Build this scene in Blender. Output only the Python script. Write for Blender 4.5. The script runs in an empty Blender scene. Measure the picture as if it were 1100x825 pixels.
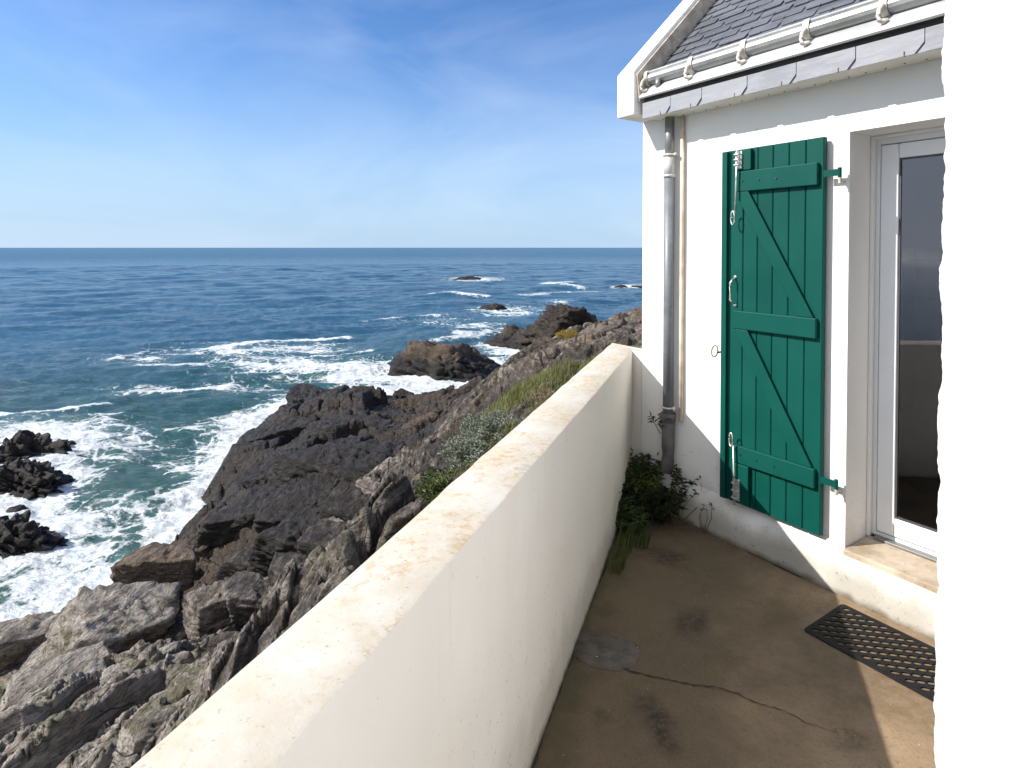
import bpy, bmesh, math, random
import numpy as np
from mathutils import Vector, Matrix

random.seed(7)
R = math.radians
scene = bpy.context.scene
C = scene.collection

# ------------------------------------------------------------------ camera
EYE, FPX, PITCH = 1.75, 640.0, R(1.2)
cam_d = bpy.data.cameras.new('camera')
cam = bpy.data.objects.new('camera', cam_d); C.objects.link(cam)
cam.location = (0, 0, EYE)
cam.rotation_euler = (R(90) - PITCH, 0, 0)
cam_d.sensor_width = 36.0
cam_d.lens = FPX / 1100 * 36.0
cam_d.shift_y = -(412.5 - 266 - FPX * math.tan(PITCH)) / 1100
cam_d.clip_start = 0.05
cam_d.clip_end = 120000
scene.camera = cam

# ------------------------------------------------------------------ sun, sky, exposure
TRAVEL = Vector((1.119, 0.17, -0.88)).normalized()
SUN_EL = math.asin(-TRAVEL.z)
SUN_ROT = math.atan2(-TRAVEL.x, -TRAVEL.y)
sun_d = bpy.data.lights.new('sun', 'SUN')
sun_d.energy = 5.0
sun_d.angle = R(0.5)
sun_d.color = (1.0, 0.955, 0.89)
sun = bpy.data.objects.new('sun', sun_d); C.objects.link(sun)
sun.rotation_euler = TRAVEL.to_track_quat('-Z', 'Y').to_euler()
sun.location = (-8, -3, 12)

world = bpy.data.worlds.new('World'); scene.world = world
world.use_nodes = True
nt = world.node_tree; nt.nodes.clear()
w_out = nt.nodes.new('ShaderNodeOutputWorld')
w_bg = nt.nodes.new('ShaderNodeBackground'); w_bg.inputs['Strength'].default_value = 0.10
sky = nt.nodes.new('ShaderNodeTexSky'); sky.sky_type = 'NISHITA'; sky.sun_disc = False
sky.sun_elevation = SUN_EL; sky.sun_rotation = SUN_ROT
sky.air_density = 1.0; sky.dust_density = 0.3; sky.ozone_density = 3.0; sky.altitude = 10
w_tc = nt.nodes.new('ShaderNodeTexCoord')
w_map = nt.nodes.new('ShaderNodeMapping'); w_map.inputs['Rotation'].default_value = (0, 0.35, 0.5)
w_map.inputs['Scale'].default_value = (1.2, 1.0, 3.4)
w_n = nt.nodes.new('ShaderNodeTexNoise'); w_n.inputs['Scale'].default_value = 1.7
w_n.inputs['Detail'].default_value = 7; w_n.inputs['Roughness'].default_value = 0.55; w_n.inputs['Distortion'].default_value = 0.6
w_r = nt.nodes.new('ShaderNodeMapRange'); w_r.inputs['From Min'].default_value = 0.42; w_r.inputs['From Max'].default_value = 0.85
w_r.inputs['To Max'].default_value = 0.26
w_mix = nt.nodes.new('ShaderNodeMix'); w_mix.data_type = 'RGBA'
w_mix.inputs['B'].default_value = (7.4, 8.0, 8.9, 1)
L_ = nt.links.new
L_(w_tc.outputs['Generated'], w_map.inputs['Vector']); L_(w_map.outputs[0], w_n.inputs['Vector'])
L_(w_n.outputs[0], w_r.inputs[0])
w_dot = nt.nodes.new('ShaderNodeVectorMath'); w_dot.operation = 'DOT_PRODUCT'; L_(w_tc.outputs['Generated'], w_dot.inputs[0]); w_dot.inputs[1].default_value = Vector((-.50, -.78, .38)).normalized()
w_vr = nt.nodes.new('ShaderNodeMapRange'); w_vr.interpolation_type = 'SMOOTHSTEP'; L_(w_dot.outputs['Value'], w_vr.inputs[0])
w_vr.inputs[1].default_value = 0.15; w_vr.inputs[2].default_value = 0.85; w_vr.inputs[4].default_value = 0.85      # bright veil added out of frame on the sun's side, fills facade shade
w_add = nt.nodes.new('ShaderNodeMath'); w_add.operation = 'ADD'; w_add.use_clamp = True; L_(w_r.outputs[0], w_add.inputs[0]); L_(w_vr.outputs[0], w_add.inputs[1])
L_(w_add.outputs[0], w_mix.inputs['Factor'])
w_tint = nt.nodes.new('ShaderNodeMix'); w_tint.data_type = 'RGBA'; w_tint.blend_type = 'MULTIPLY'; w_tint.inputs['Factor'].default_value = 1
w_tint.inputs['B'].default_value = (0.66, 0.91, 1.20, 1)
w_sep = nt.nodes.new('ShaderNodeSeparateXYZ'); L_(w_tc.outputs['Generated'], w_sep.inputs[0])
w_hr = nt.nodes.new('ShaderNodeMapRange'); w_hr.interpolation_type = 'SMOOTHSTEP'; L_(w_sep.outputs[2], w_hr.inputs[0])
w_hr.inputs[1].default_value = -0.02; w_hr.inputs[2].default_value = 0.31; w_hr.inputs[3].default_value = 0.92; w_hr.inputs[4].default_value = 0.0
w_hz = nt.nodes.new('ShaderNodeMix'); w_hz.data_type = 'RGBA'; w_hz.inputs['B'].default_value = (3.5, 4.75, 6.3, 1)
L_(sky.outputs[0], w_tint.inputs['A']); L_(w_tint.outputs['Result'], w_hz.inputs['A']); L_(w_hr.outputs[0], w_hz.inputs['Factor'])
L_(w_hz.outputs['Result'], w_mix.inputs['A']); L_(w_mix.outputs['Result'], w_bg.inputs['Color']); L_(w_bg.outputs[0], w_out.inputs['Surface'])

scene.view_settings.view_transform = 'Standard'
scene.view_settings.look = 'None'
scene.view_settings.exposure = 0.55
scene.view_settings.gamma = 1.0
scene.view_settings.use_curve_mapping = False
scene.cycles.max_bounces = 8
scene.cycles.use_denoising = True

# ------------------------------------------------------------------ site frame
SEA = -9.5
dA = np.array([224, 640.0]); dA /= np.hypot(*dA)       # along the parapet, away from the camera
dB = np.array([-440, 640.0]); dB /= np.hypot(*dB)      # along the facade, leftwards
NN = np.array([dB[1], -dB[0]])                         # into the house
mm = np.array([dA[1], -dA[0]])                         # from the parapet to the terrace
TP = math.tan(PITCH); CP = math.cos(PITCH); SP = math.sin(PITCH)

def ray(px, py):
    u = (px - 550) / FPX; w = (266 + FPX * TP - py) / FPX
    d = np.array([u, CP + w * SP, w * CP - SP])
    return d / d[1]

def at(px, py, drop):
    """world point that lies 'drop' metres under eye height"""
    d = ray(px, py); Y = -drop / d[2]
    return d[0] * Y, Y, EYE - drop

_r = ray(679.4, 376); _Y = -0.732 / _r[2]
P0 = np.array([_r[0] * _Y, _Y])                        # corner of parapet and facade
PTOP = EYE - 0.732
H_ROT = math.atan2(-dB[1], -dB[0])
A_ROT = math.atan2(-dA[0], dA[1])
def house_pt(t, n, z): q = P0 - dB * t - NN * n; return Vector((q[0], q[1], z))

# ------------------------------------------------------------------ numpy noise
def _h(ix, iy, iz, seed):
    h = (ix.astype(np.int64) * 374761393 + iy.astype(np.int64) * 668265263 + iz.astype(np.int64) * 2147483647 + seed * 974634773) & 0xffffffff
    h = ((h ^ (h >> 13)) * 1274126177) & 0xffffffff
    h = ((h ^ (h >> 16)) * 2246822519) & 0xffffffff
    return ((h ^ (h >> 15)) & 0xffffff) / float(0x1000000)

def noise2(x, y, seed=0):
    ix = np.floor(x); iy = np.floor(y); fx = x - ix; fy = y - iy
    fx = fx * fx * fx * (fx * (fx * 6 - 15) + 10); fy = fy * fy * fy * (fy * (fy * 6 - 15) + 10)
    z = np.zeros_like(ix)
    a = _h(ix, iy, z, seed); b = _h(ix + 1, iy, z, seed); c = _h(ix, iy + 1, z, seed); d = _h(ix + 1, iy + 1, z, seed)
    return (a + (b - a) * fx) * (1 - fy) + (c + (d - c) * fx) * fy - 0.5

def noise3(x, y, z, seed=0):
    ix = np.floor(x); iy = np.floor(y); iz = np.floor(z); fx = x - ix; fy = y - iy; fz = z - iz
    fx = fx * fx * (3 - 2 * fx); fy = fy * fy * (3 - 2 * fy); fz = fz * fz * (3 - 2 * fz)
    def pl(k):
        a = _h(ix, iy, iz + k, seed); b = _h(ix + 1, iy, iz + k, seed); c = _h(ix, iy + 1, iz + k, seed); d = _h(ix + 1, iy + 1, iz + k, seed)
        return (a + (b - a) * fx) * (1 - fy) + (c + (d - c) * fx) * fy
    return pl(0) * (1 - fz) + pl(1) * fz - 0.5

def fbm2(x, y, o, seed, rough=0.5):
    s = 0; a = 1.0
    for k in range(o):
        s = s + a * noise2(x * 2 ** k + 17.3 * k, y * 2 ** k - 9.1 * k, seed + k); a *= rough
    return s
def fbm3(x, y, z, o, seed, rough=0.5):
    s = 0; a = 1.0
    for k in range(o):
        s = s + a * noise3(x * 2 ** k + 17.3 * k, y * 2 ** k - 9.1 * k, z * 2 ** k + 3.7 * k, seed + k); a *= rough
    return s

def worley(x, y, seed):
    """the two nearest cells: distance, cell index and offset from the seed for each"""
    ix = np.floor(x); iy = np.floor(y); z = np.zeros_like(ix)
    A = [np.full(x.shape, 9.0)] + [np.zeros_like(x) for _ in range(4)]
    B = [np.full(x.shape, 9.0)] + [np.zeros_like(x) for _ in range(4)]
    for i in (-1, 0, 1):
        for j in (-1, 0, 1):
            jx = ix + i; jy = iy + j
            dx = x - (jx + 0.1 + 0.8 * _h(jx, jy, z, seed)); dy = y - (jy + 0.1 + 0.8 * _h(jx, jy, z + 1, seed)); d = np.sqrt(dx * dx + dy * dy)
            new = (d, jx, jy, dx, dy)
            first = d < A[0]; second = (~first) & (d < B[0])
            for k in range(5):
                B[k] = np.where(first, A[k], np.where(second, new[k], B[k])); 
            for k in range(5): A[k] = np.where(first, new[k], A[k])
    return A, B

def sstep(a, b, x):
    t = np.clip((x - a) / (b - a), 0, 1); return t * t * (3 - 2 * t)

# ------------------------------------------------------------------ materials
class NB:
    """small node builder"""
    def __init__(self, name):
        self.m = bpy.data.materials.new(name); self.m.use_nodes = True
        self.t = self.m.node_tree; self.t.nodes.clear()
        self.out = self.t.nodes.new('ShaderNodeOutputMaterial')
        self.b = self.t.nodes.new('ShaderNodeBsdfPrincipled')
        self.t.links.new(self.b.outputs[0], self.out.inputs[0])
        tc = self.t.nodes.new('ShaderNodeTexCoord'); self.obj = tc.outputs['Object']
        g = self.t.nodes.new('ShaderNodeNewGeometry'); self.pos = g.outputs['Position']; self.nor = g.outputs['Normal']
        self.rnd = g.outputs['Random Per Island']
    def n(self, typ, **kw):
        nd = self.t.nodes.new('ShaderNode' + typ)
        for k, v in kw.items():
            if hasattr(nd, k): setattr(nd, k, v)
        return nd
    def put(self, sock, v):
        if isinstance(v, bpy.types.NodeSocket): self.t.links.new(v, sock)
        elif v is not None:
            if sock.type == 'RGBA' and len(v) == 3: v = (*v, 1)
            sock.default_value = v
    def map(self, v, scale=(1, 1, 1), rot=(0, 0, 0), loc=(0, 0, 0)):
        nd = self.n('Mapping'); self.put(nd.inputs['Vector'], v)
        nd.inputs['Scale'].default_value = scale; nd.inputs['Rotation'].default_value = rot; nd.inputs['Location'].default_value = loc
        return nd.outputs[0]
    def noise(self, v, scale, detail=4, rough=0.55, dist=0.0, lac=2.0):
        nd = self.n('TexNoise'); self.put(nd.inputs['Vector'], v)
        nd.inputs['Scale'].default_value = scale; nd.inputs['Detail'].default_value = detail
        nd.inputs['Roughness'].default_value = rough; nd.inputs['Distortion'].default_value = dist; nd.inputs['Lacunarity'].default_value = lac
        return nd.outputs[0]
    def noisec(self, v, scale, detail=3):
        nd = self.n('TexNoise'); self.put(nd.inputs['Vector'], v); nd.inputs['Scale'].default_value = scale; nd.inputs['Detail'].default_value = detail
        return nd.outputs[1]
    def voro(self, v, scale, feature='F1', rnd=1.0):
        nd = self.n('TexVoronoi', feature=feature); self.put(nd.inputs['Vector'], v); nd.inputs['Scale'].default_value = scale
        nd.inputs['Randomness'].default_value = rnd
        return nd.outputs[0]
    def rng(self, v, a, b, c=0.0, d=1.0, smooth=True):
        nd = self.n('MapRange'); nd.interpolation_type = 'SMOOTHSTEP' if smooth else 'LINEAR'
        self.put(nd.inputs[0], v)
        for i, q in enumerate((a, b, c, d)): nd.inputs[1 + i].default_value = q
        return nd.outputs[0]
    def math(self, op, a, b=0.0, c=None):
        nd = self.n('Math', operation=op); self.put(nd.inputs[0], a); self.put(nd.inputs[1], b)
        if c is not None: self.put(nd.inputs[2], c)
        return nd.outputs[0]
    def vmath(self, op, a, b=None, s=None):
        nd = self.n('VectorMath', operation=op); self.put(nd.inputs[0], a); self.put(nd.inputs[1], b)
        if s is not None: self.put(nd.inputs['Scale'], s)
        return nd.outputs['Value'] if op in ('LENGTH', 'DOT_PRODUCT') else nd.outputs[0]
    def sep(self, v):
        nd = self.n('SeparateXYZ'); self.put(nd.inputs[0], v); return nd.outputs
    def mix(self, f, a, b, blend='MIX'):
        nd = self.n('Mix', data_type='RGBA', blend_type=blend); self.put(nd.inputs['Factor'], f); self.put(nd.inputs['A'], a); self.put(nd.inputs['B'], b)
        return nd.outputs['Result']
    def attr(self, name):
        nd = self.n('Attribute'); nd.attribute_name = name; return nd.outputs['Fac']
    def bump(self, h, strength=0.5, dist=0.01, normal=None):
        nd = self.n('Bump'); nd.inputs['Strength'].default_value = strength; nd.inputs['Distance'].default_value = dist
        self.put(nd.inputs['Height'], h)
        if normal is not None: self.put(nd.inputs['Normal'], normal)
        return nd.outputs[0]
    def done(self, color=None, rough=None, metal=None, normal=None, spec=None):
        self.put(self.b.inputs['Base Color'], color); self.put(self.b.inputs['Roughness'], rough)
        self.put(self.b.inputs['Metallic'], metal); self.put(self.b.inputs['Normal'], normal)
        self.put(self.b.inputs['Specular IOR Level'], spec)
        return self.m

def m_plain(name, color, rough=0.6, metal=0.0, var=0.15, scale=8.0, bump=0.0, spec=None):
    b = NB(name)
    n = b.noise(b.obj, scale, 4)
    dark = tuple(c * (1 - var) for c in color); light = tuple(min(1, c * (1 + var)) for c in color)
    col = b.mix(b.rng(n, 0.3, 0.7), dark, light)
    nr = b.bump(b.noise(b.obj, scale * 12, 3), bump, 0.003) if bump else None
    return b.done(col, b.rng(n, 0.2, 0.8, rough - 0.06, rough + 0.06), metal, nr, spec)

def m_plaster(name, stain=0.0, lichen=0.0, rough_cast=0.0, mould=0.0, streak=0.0):
    b = NB(name)
    p = b.pos
    big = b.noise(p, 1.3, 5); fine = b.noise(p, 26, 5, 0.6); vf = b.noise(p, 140, 3)
    col = b.mix(b.rng(big, 0.35, 0.7), (0.80, 0.785, 0.755), (0.75, 0.73, 0.69))
    if lichen: col = b.mix(b.rng(big, 0.35, 0.7), (0.74, 0.70, 0.64), (0.69, 0.645, 0.58))
    if lichen: col = b.mix(b.rng(b.sep(b.nor)[2], 0.4, 0.9), col, b.mix(b.rng(b.noise(p, 5, 6, .7), .3, .7), (0.53, 0.505, 0.46), (0.44, 0.395, 0.32)))
    if lichen:                                           # ochre lichen and weathering on flat tops
        up = b.rng(b.sep(b.nor)[2], 0.4, 0.9)
        l1 = b.noise(p, 3.1, 7, 0.72, 0.4); l2 = b.noise(p, 38, 5, 0.75)
        col = b.mix(b.math('MULTIPLY', b.math('MULTIPLY', b.rng(l1, 0.42, 0.72), up), 0.60), col, (0.52, 0.44, 0.33))
        f = b.math('MULTIPLY', b.math('MULTIPLY', b.rng(l1, 0.43, 0.58), b.rng(l2, 0.46, 0.62)), up)
        col = b.mix(b.math('MULTIPLY', f, lichen * .72), col, (0.37, 0.245, 0.125))
        l3 = b.noise(p, 90, 3, 0.6)
        f3 = b.math('MULTIPLY', b.math('MULTIPLY', b.rng(l3, 0.64, 0.70), b.rng(big, 0.40, 0.60)), up)
        col = b.mix(b.math('MULTIPLY', f3, 0.6), col, (0.26, 0.20, 0.14))
    if lichen: col = b.mix(b.math('MULTIPLY', b.math('MULTIPLY', b.rng(b.noise(p, 12, 6, .75), .56, .66), b.rng(b.noise(p, 2.1, 4), .5, .65)), b.math('MULTIPLY', up, .55)), col, (0.30, 0.285, 0.25))
    if streak:                                           # run-off marks below the edge
        s = b.noise(b.map(p, (9, 9, 0.55)), 1.0, 5, 0.65)
        top = b.rng(b.sep(p)[2], 0.45, 1.02)
        f = b.math('MULTIPLY', b.rng(s, 0.56, 0.72), b.math('ADD', b.math('MULTIPLY', top, 0.8), 0.12))
        col = b.mix(b.math('MULTIPLY', f, streak), col, (0.46, 0.42, 0.34))
        sp = b.math('MULTIPLY', b.rng(b.noise(b.map(p, (60, 60, 45)), 1.0, 3), 0.70, 0.74), b.rng(big, 0.4, 0.6))
        col = b.mix(b.math('MULTIPLY', sp, 0.5), col, (0.30, 0.27, 0.22))
    if mould:                                            # grey-black growth near the ground
        z = b.sep(p)[2]
        zz = b.math('ADD', z, b.math('MULTIPLY', b.math('SUBTRACT', b.noise(p, 3.2, 6, 0.6), 0.5), 0.55))
        low = b.rng(zz, 0.02, 0.34, 1, 0)
        col = b.mix(b.math('MULTIPLY', low, mould), col, (0.30, 0.27, 0.21))
        sp = b.math('MULTIPLY', b.rng(b.noise(p, 55, 4, 0.7), 0.62, 0.70), b.rng(z, 0.1, 0.9, 1, 0))
        col = b.mix(b.math('MULTIPLY', sp, 0.8), col, (0.10, 0.09, 0.075))
        edge = b.rng(b.math('ADD', z, b.math('MULTIPLY', b.noise(p, 14, 4), 0.06)), 0.025, 0.075, 1, 0)
        col = b.mix(b.math('MULTIPLY', edge, 0.85), col, (0.10, 0.085, 0.055))
    if stain:
        sp = b.math('MULTIPLY', b.rng(b.noise(p, 30, 4, 0.7), 0.66, 0.74), b.rng(big, 0.45, 0.6))
        col = b.mix(b.math('MULTIPLY', sp, stain), col, (0.30, 0.27, 0.22))
    if rough_cast: col = b.mix(b.rng(big, 0.35, 0.7), (0.70, 0.70, 0.695), (0.66, 0.655, 0.645)); col = b.mix(b.math('MULTIPLY', b.rng(b.noise(p, 18, 5, .7), .60, .70), .35), col, (0.42, 0.43, 0.43))
    h = b.math('ADD', b.math('MULTIPLY', fine, 0.7), b.math('MULTIPLY', vf, 0.3))
    nr = b.bump(h, 0.25 + 0.1 * rough_cast, 0.006 + 0.004 * rough_cast)
    return b.done(col, 0.88, 0, nr, 0.2)

def m_rock(name, tint=(1, 1, 1), base=None):
    """bedrock: black tide zone to grey lichened schist, driven by the 'tone' and 'rust' attributes"""
    b = NB(name); p = b.pos
    tone = base if base is not None else b.attr('tone'); rust = b.attr('rust')
    st = b.map(p, (1.0, 0.28, 1.6), (0.35, 0.15, -0.64))
    n1 = b.noise(p, 0.55, 7, 0.62, 0.3); n2 = b.noise(p, 3.5, 7, 0.68, 0.2); n3 = b.noise(st, 4.5, 7, 0.7, 0.3); n4 = b.noise(p, 22, 5, 0.7)
    t = b.math('ADD', tone, b.math('MULTIPLY', b.math('SUBTRACT', n1, 0.5), 0.55))
    t = b.math('ADD', t, b.math('MULTIPLY', b.math('SUBTRACT', n2, 0.5), 0.75))
    t = b.math('ADD', t, b.math('MULTIPLY', b.math('SUBTRACT', n3, 0.5), 0.75))
    dark = b.mix(b.rng(n2, 0.35, 0.7), (0.009, 0.0085, 0.0085), (0.044, 0.040, 0.038))
    mid = b.mix(b.rng(n3, 0.35, 0.65), (0.070, 0.063, 0.058), (0.155, 0.142, 0.130))
    light = b.mix(b.rng(n3, 0.4, 0.62), (0.235, 0.208, 0.180), (0.52, 0.465, 0.405))
    col = b.mix(b.rng(t, 0.28, 0.66), dark, mid); col = b.mix(b.rng(t, 0.52, 0.88), col, light)
    rf = b.math('MULTIPLY', rust, b.rng(b.math('ADD', b.math('MULTIPLY', n1, 0.6), b.math('MULTIPLY', n2, 0.4)), 0.32, 0.58))
    rcol = b.mix(b.rng(n4, 0.3, 0.7), (0.070, 0.046, 0.031), (0.26, 0.175, 0.110))
    col = b.mix(rf, col, rcol)
    up = b.rng(b.sep(b.nor)[2], 0.2, 0.8)
    li = b.math('MULTIPLY', b.rng(b.noise(p, 1.7, 6, 0.7, 0.5), 0.59, 0.68), b.rng(tone, 0.45, 0.7))
    col = b.mix(b.math('MULTIPLY', li, 0.75), col, (0.30, 0.17, 0.045))
    mo = b.math('MULTIPLY', b.math('MULTIPLY', b.rng(b.noise(b.map(p, (1, 1, 1), (0, 0, 0), (31, 7, 3)), 1.1, 6, 0.7, 0.4), 0.50, 0.60), b.rng(tone, 0.5, 0.75)), up)
    col = b.mix(b.math('MULTIPLY', mo, 0.65), col, (0.090, 0.088, 0.024))
    wh = b.math('MULTIPLY', b.rng(n4, 0.66, 0.74), b.rng(t, 0.35, 0.8))
    col = b.mix(b.math('MULTIPLY', wh, 0.6), col, (0.48, 0.46, 0.43))
    wpt = b.vmath('ADD', st, b.vmath('SCALE', b.noisec(p, 1.3, 2), None, 0.35))
    cr = b.voro(wpt, 1.1, 'DISTANCE_TO_EDGE'); cr2 = b.voro(wpt, 4.2, 'DISTANCE_TO_EDGE')
    crk = b.math('MULTIPLY', b.rng(cr, 0.0, 0.018, 1, 0), b.rng(n1, 0.45, 0.6))
    crk2 = b.math('MULTIPLY', b.rng(cr2, 0.0, 0.03, 1, 0), b.rng(n2, 0.5, 0.62))
    crk = b.math('MAXIMUM', crk, b.math('MULTIPLY', crk2, 0.7))
    col = b.mix(b.math('MULTIPLY', crk, 0.8), col, (0.014, 0.011, 0.010))
    chip = b.voro(b.vmath('ADD', b.map(st, (1, 1, 1.6)), b.vmath('SCALE', b.noisec(p, 5, 3), None, .25)), 3.2, 'F1'); chip2 = b.voro(b.map(st, (1, 1, 1.5)), 11, 'F1')
    n5 = b.noise(st, 30, 6, 0.8)
    col = b.mix(b.math('MULTIPLY', b.rng(n5, 0.52, 0.36), 0.75), col, (0.020, 0.017, 0.015))
    hgt = b.math('ADD', b.math('MULTIPLY', n3, 0.8), b.math('MULTIPLY', n2, 0.45))
    hgt = b.math('ADD', hgt, b.math('MULTIPLY', chip, 0.30)); hgt = b.math('ADD', hgt, b.math('MULTIPLY', chip2, 0.10))
    hgt = b.math('ADD', hgt, b.math('MULTIPLY', n5, 0.22)); hgt = b.math('SUBTRACT', hgt, b.math('MULTIPLY', crk, 0.25))
    nr = b.bump(hgt, 1.0, 0.20)
    rgh = b.rng(t, 0.1, 0.6, 0.5, 0.85)
    if tint != (1, 1, 1): col = b.mix(1.0, col, tint, 'MULTIPLY')
    return b.done(col, rgh, 0, nr, 0.25)

M = {}
M['facade'] = m_plaster('white_render', stain=0.5, mould=0.75)
M['parapet'] = m_plaster('weathered_white_render', lichen=0.85, streak=0.5, mould=0.5)
M['roughcast'] = m_plaster('roughcast_render', rough_cast=1.0, stain=0.25)
M['reveal'] = m_plaster('smooth_render', stain=0.15)
M['rock'] = m_rock('shore_rock')

def m_floor():
    b = NB('worn_concrete'); p = b.pos
    big = b.noise(p, 1.5, 6, 0.62, 0.4); mid = b.noise(p, 6.5, 6, 0.65); fine = b.noise(p, 60, 5, 0.7)
    col = b.mix(b.rng(big, 0.3, 0.72), (0.190, 0.128, 0.072), (0.340, 0.240, 0.145))
    col = b.mix(b.math('MULTIPLY', b.rng(mid, 0.55, 0.75), 0.55), col, (0.38, 0.28, 0.18))
    col = b.mix(b.math('MULTIPLY', b.rng(mid, 0.30, 0.44, 1, 0), 0.5), col, (0.125, 0.085, 0.052))
    col = b.mix(b.math('MULTIPLY', b.rng(b.noise(p, 17, 6, 0.75), 0.35, 0.65), 0.40), col, (0.36, 0.265, 0.17))
    col = b.mix(b.math('MULTIPLY', b.rng(fine, 0.52, 0.68), 0.45), col, (0.10, 0.068, 0.042))
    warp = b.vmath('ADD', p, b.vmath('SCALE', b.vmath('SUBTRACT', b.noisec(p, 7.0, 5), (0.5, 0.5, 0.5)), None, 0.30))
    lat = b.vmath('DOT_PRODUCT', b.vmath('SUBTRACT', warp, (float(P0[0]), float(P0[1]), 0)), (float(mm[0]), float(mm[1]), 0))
    par_shade = b.rng(b.math('ADD', lat, b.math('MULTIPLY', b.math('SUBTRACT', big, .5), 1.4)), 0.55, 1.35, 1, 0)   # parapet's shade painted into the slab as a darker strip with a noisy edge
    col = b.mix(b.math('MULTIPLY', par_shade, 0.72), col, (0.082, 0.061, 0.034))
    for (cx, cy, rx, ry, k) in SPOTS:                    # old dark stains, each where it lies on the slab
        d = b.vmath('LENGTH', b.map(b.vmath('SUBTRACT', warp, (cx, cy, 0)), (1 / rx, 1 / ry, 0)))
        col = b.mix(b.math('MULTIPLY', b.math('MULTIPLY', b.rng(d, 0.1, 1.25, 1, 0), b.rng(b.noise(p, 30, 6, 0.75), 0.26, 0.58)), k), col, (0.030, 0.024, 0.018))
    sp = b.rng(b.noise(p, 75, 2, 0.5), 0.735, 0.76)
    col = b.mix(b.math('MULTIPLY', sp, 0.7), col, (0.55, 0.50, 0.43))
    ag = b.voro(p, 120, 'F1'); col = b.mix(b.math('MULTIPLY', b.rng(ag, .12, .28, 1, 0), .32), col, b.mix(b.rng(b.noise(p, 95, 1), .4, .6), (0.05, 0.042, 0.034), (0.34, 0.29, 0.22)))
    gm = b.math('MULTIPLY', b.rng(b.math('ADD', lat, b.math('MULTIPLY', b.noise(p, 9, 5, .7), .25)), .12, .30, 1, 0), .55); col = b.mix(gm, col, (0.040, 0.042, 0.016))
    grit = b.rng(b.noise(p, 210, 2), 0.4, 0.7)
    col = b.mix(b.math('MULTIPLY', grit, 0.18), col, (0.09, 0.07, 0.055))
    h = b.math('ADD', b.math('MULTIPLY', fine, 0.6), b.math('MULTIPLY', mid, 1.0))
    return b.done(col, b.rng(big, 0.3, 0.7, 0.66, 0.86), 0, b.bump(h, 0.45, 0.008), 0.3)

SPOTS = []
for px, py, rx, ry, k in ((715, 598, .18, .14, .9), (740, 668, .10, .16, .85), (703, 775, .10, .15, .95), (650, 770, .06, .08, .6), (690, 560, .5, .28, .75), (900, 790, .12, .05, .4)):
    q = at(px, py, EYE); SPOTS.append((q[0], q[1], rx, ry, k))
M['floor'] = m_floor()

def m_paint_green():
    b = NB('green_gloss_paint')
    n = b.noise(b.obj, 3.0, 5); g = b.noise(b.map(b.obj, (60, 60, 3)), 1.0, 4)
    col = b.mix(b.rng(n, 0.3, 0.7), (0.001, 0.052, 0.041), (0.0016, 0.065, 0.051))
    col = b.mix(b.rng(b.rnd, 0, 1, 0, .35, False), col, (0.003, 0.073, 0.058))
    col = b.mix(b.math('MULTIPLY', b.rng(b.noise(b.map(b.obj, (14, 14, 1.2)), 1.0, 6, .7), .5, .75), .30), col, (0.008, 0.080, 0.064))
    d = b.rng(b.noise(b.obj, 32, 4, 0.7), 0.70, 0.76)
    col = b.mix(b.math('MULTIPLY', d, 0.35), col, (0.10, 0.22, 0.18))
    return b.done(col, b.rng(n, 0.3, 0.7, 0.46, 0.6), 0, b.bump(g, 0.12, 0.004), 0.13)
M['green'] = m_paint_green()

def m_zinc(name, lo, hi, rough=0.5, metal=0.6):
    b = NB(name)
    n = b.noise(b.map(b.obj, (3, 6, 6)), 1.5, 6, 0.65); s = b.noise(b.obj, 18, 4)
    col = b.mix(b.rng(n, 0.3, 0.7), lo, hi)
    col = b.mix(b.math('MULTIPLY', b.rng(s, 0.62, 0.72), 0.5), col, tuple(min(1, c * 1.35) for c in hi))
    return b.done(col, b.rng(n, 0.3, 0.7, rough - 0.1, rough + 0.1), metal, b.bump(b.noise(b.obj, 6, 3), 0.1, 0.01))
M['zinc'] = m_zinc('weathered_zinc', (0.20, 0.20, 0.195), (0.31, 0.315, 0.31))
M['zinc_pale'] = m_zinc('bright_zinc', (0.40, 0.41, 0.405), (0.54, 0.55, 0.54), 0.55, 0.25)
M['pipe'] = m_zinc('zinc_pipe', (0.135, 0.146, 0.162), (0.195, 0.206, 0.222), 0.5, 0.15)
M['iron'] = m_zinc('cast_iron', (0.07, 0.065, 0.06), (0.15, 0.14, 0.13), 0.7, 0.1)
M['hook'] = m_zinc('galvanised_hook', (0.42, 0.37, 0.31), (0.66, 0.62, 0.56), 0.6, 0.15)
M['steel'] = m_plain('galvanised_steel', (0.62, 0.61, 0.58), 0.35, 0.7, 0.25, 30)
M['dark_steel'] = m_plain('rusted_steel', (0.16, 0.12, 0.09), 0.6, 0.3, 0.4, 40)
M['screw'] = m_plain('painted_screw', (0.004, 0.035, 0.03), 0.5)
M['pvc'] = m_plain('white_pvc', (0.80, 0.81, 0.82), 0.32, 0, 0.02, 2, 0, 0.5)
M['soffit'] = m_plain('cream_board', (0.72, 0.69, 0.61), 0.6, 0, 0.07, 5)
M['cream_pipe'] = m_plain('stained_cream_pipe', (0.62, 0.52, 0.40), 0.55, 0, 0.25, 9)
M['rubber'] = m_plain('black_rubber', (0.009, 0.009, 0.0095), 0.7, 0, 0.3, 30, 0.3, 0.25)
M['gasket'] = m_plain('grey_gasket', (0.05, 0.05, 0.055), 0.5, 0, 0.1)
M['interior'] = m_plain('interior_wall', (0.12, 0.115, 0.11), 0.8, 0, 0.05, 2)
M['interior_floor'] = m_plain('interior_floor', (0.05, 0.04, 0.033), 0.6, 0, 0.2, 4)

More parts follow.
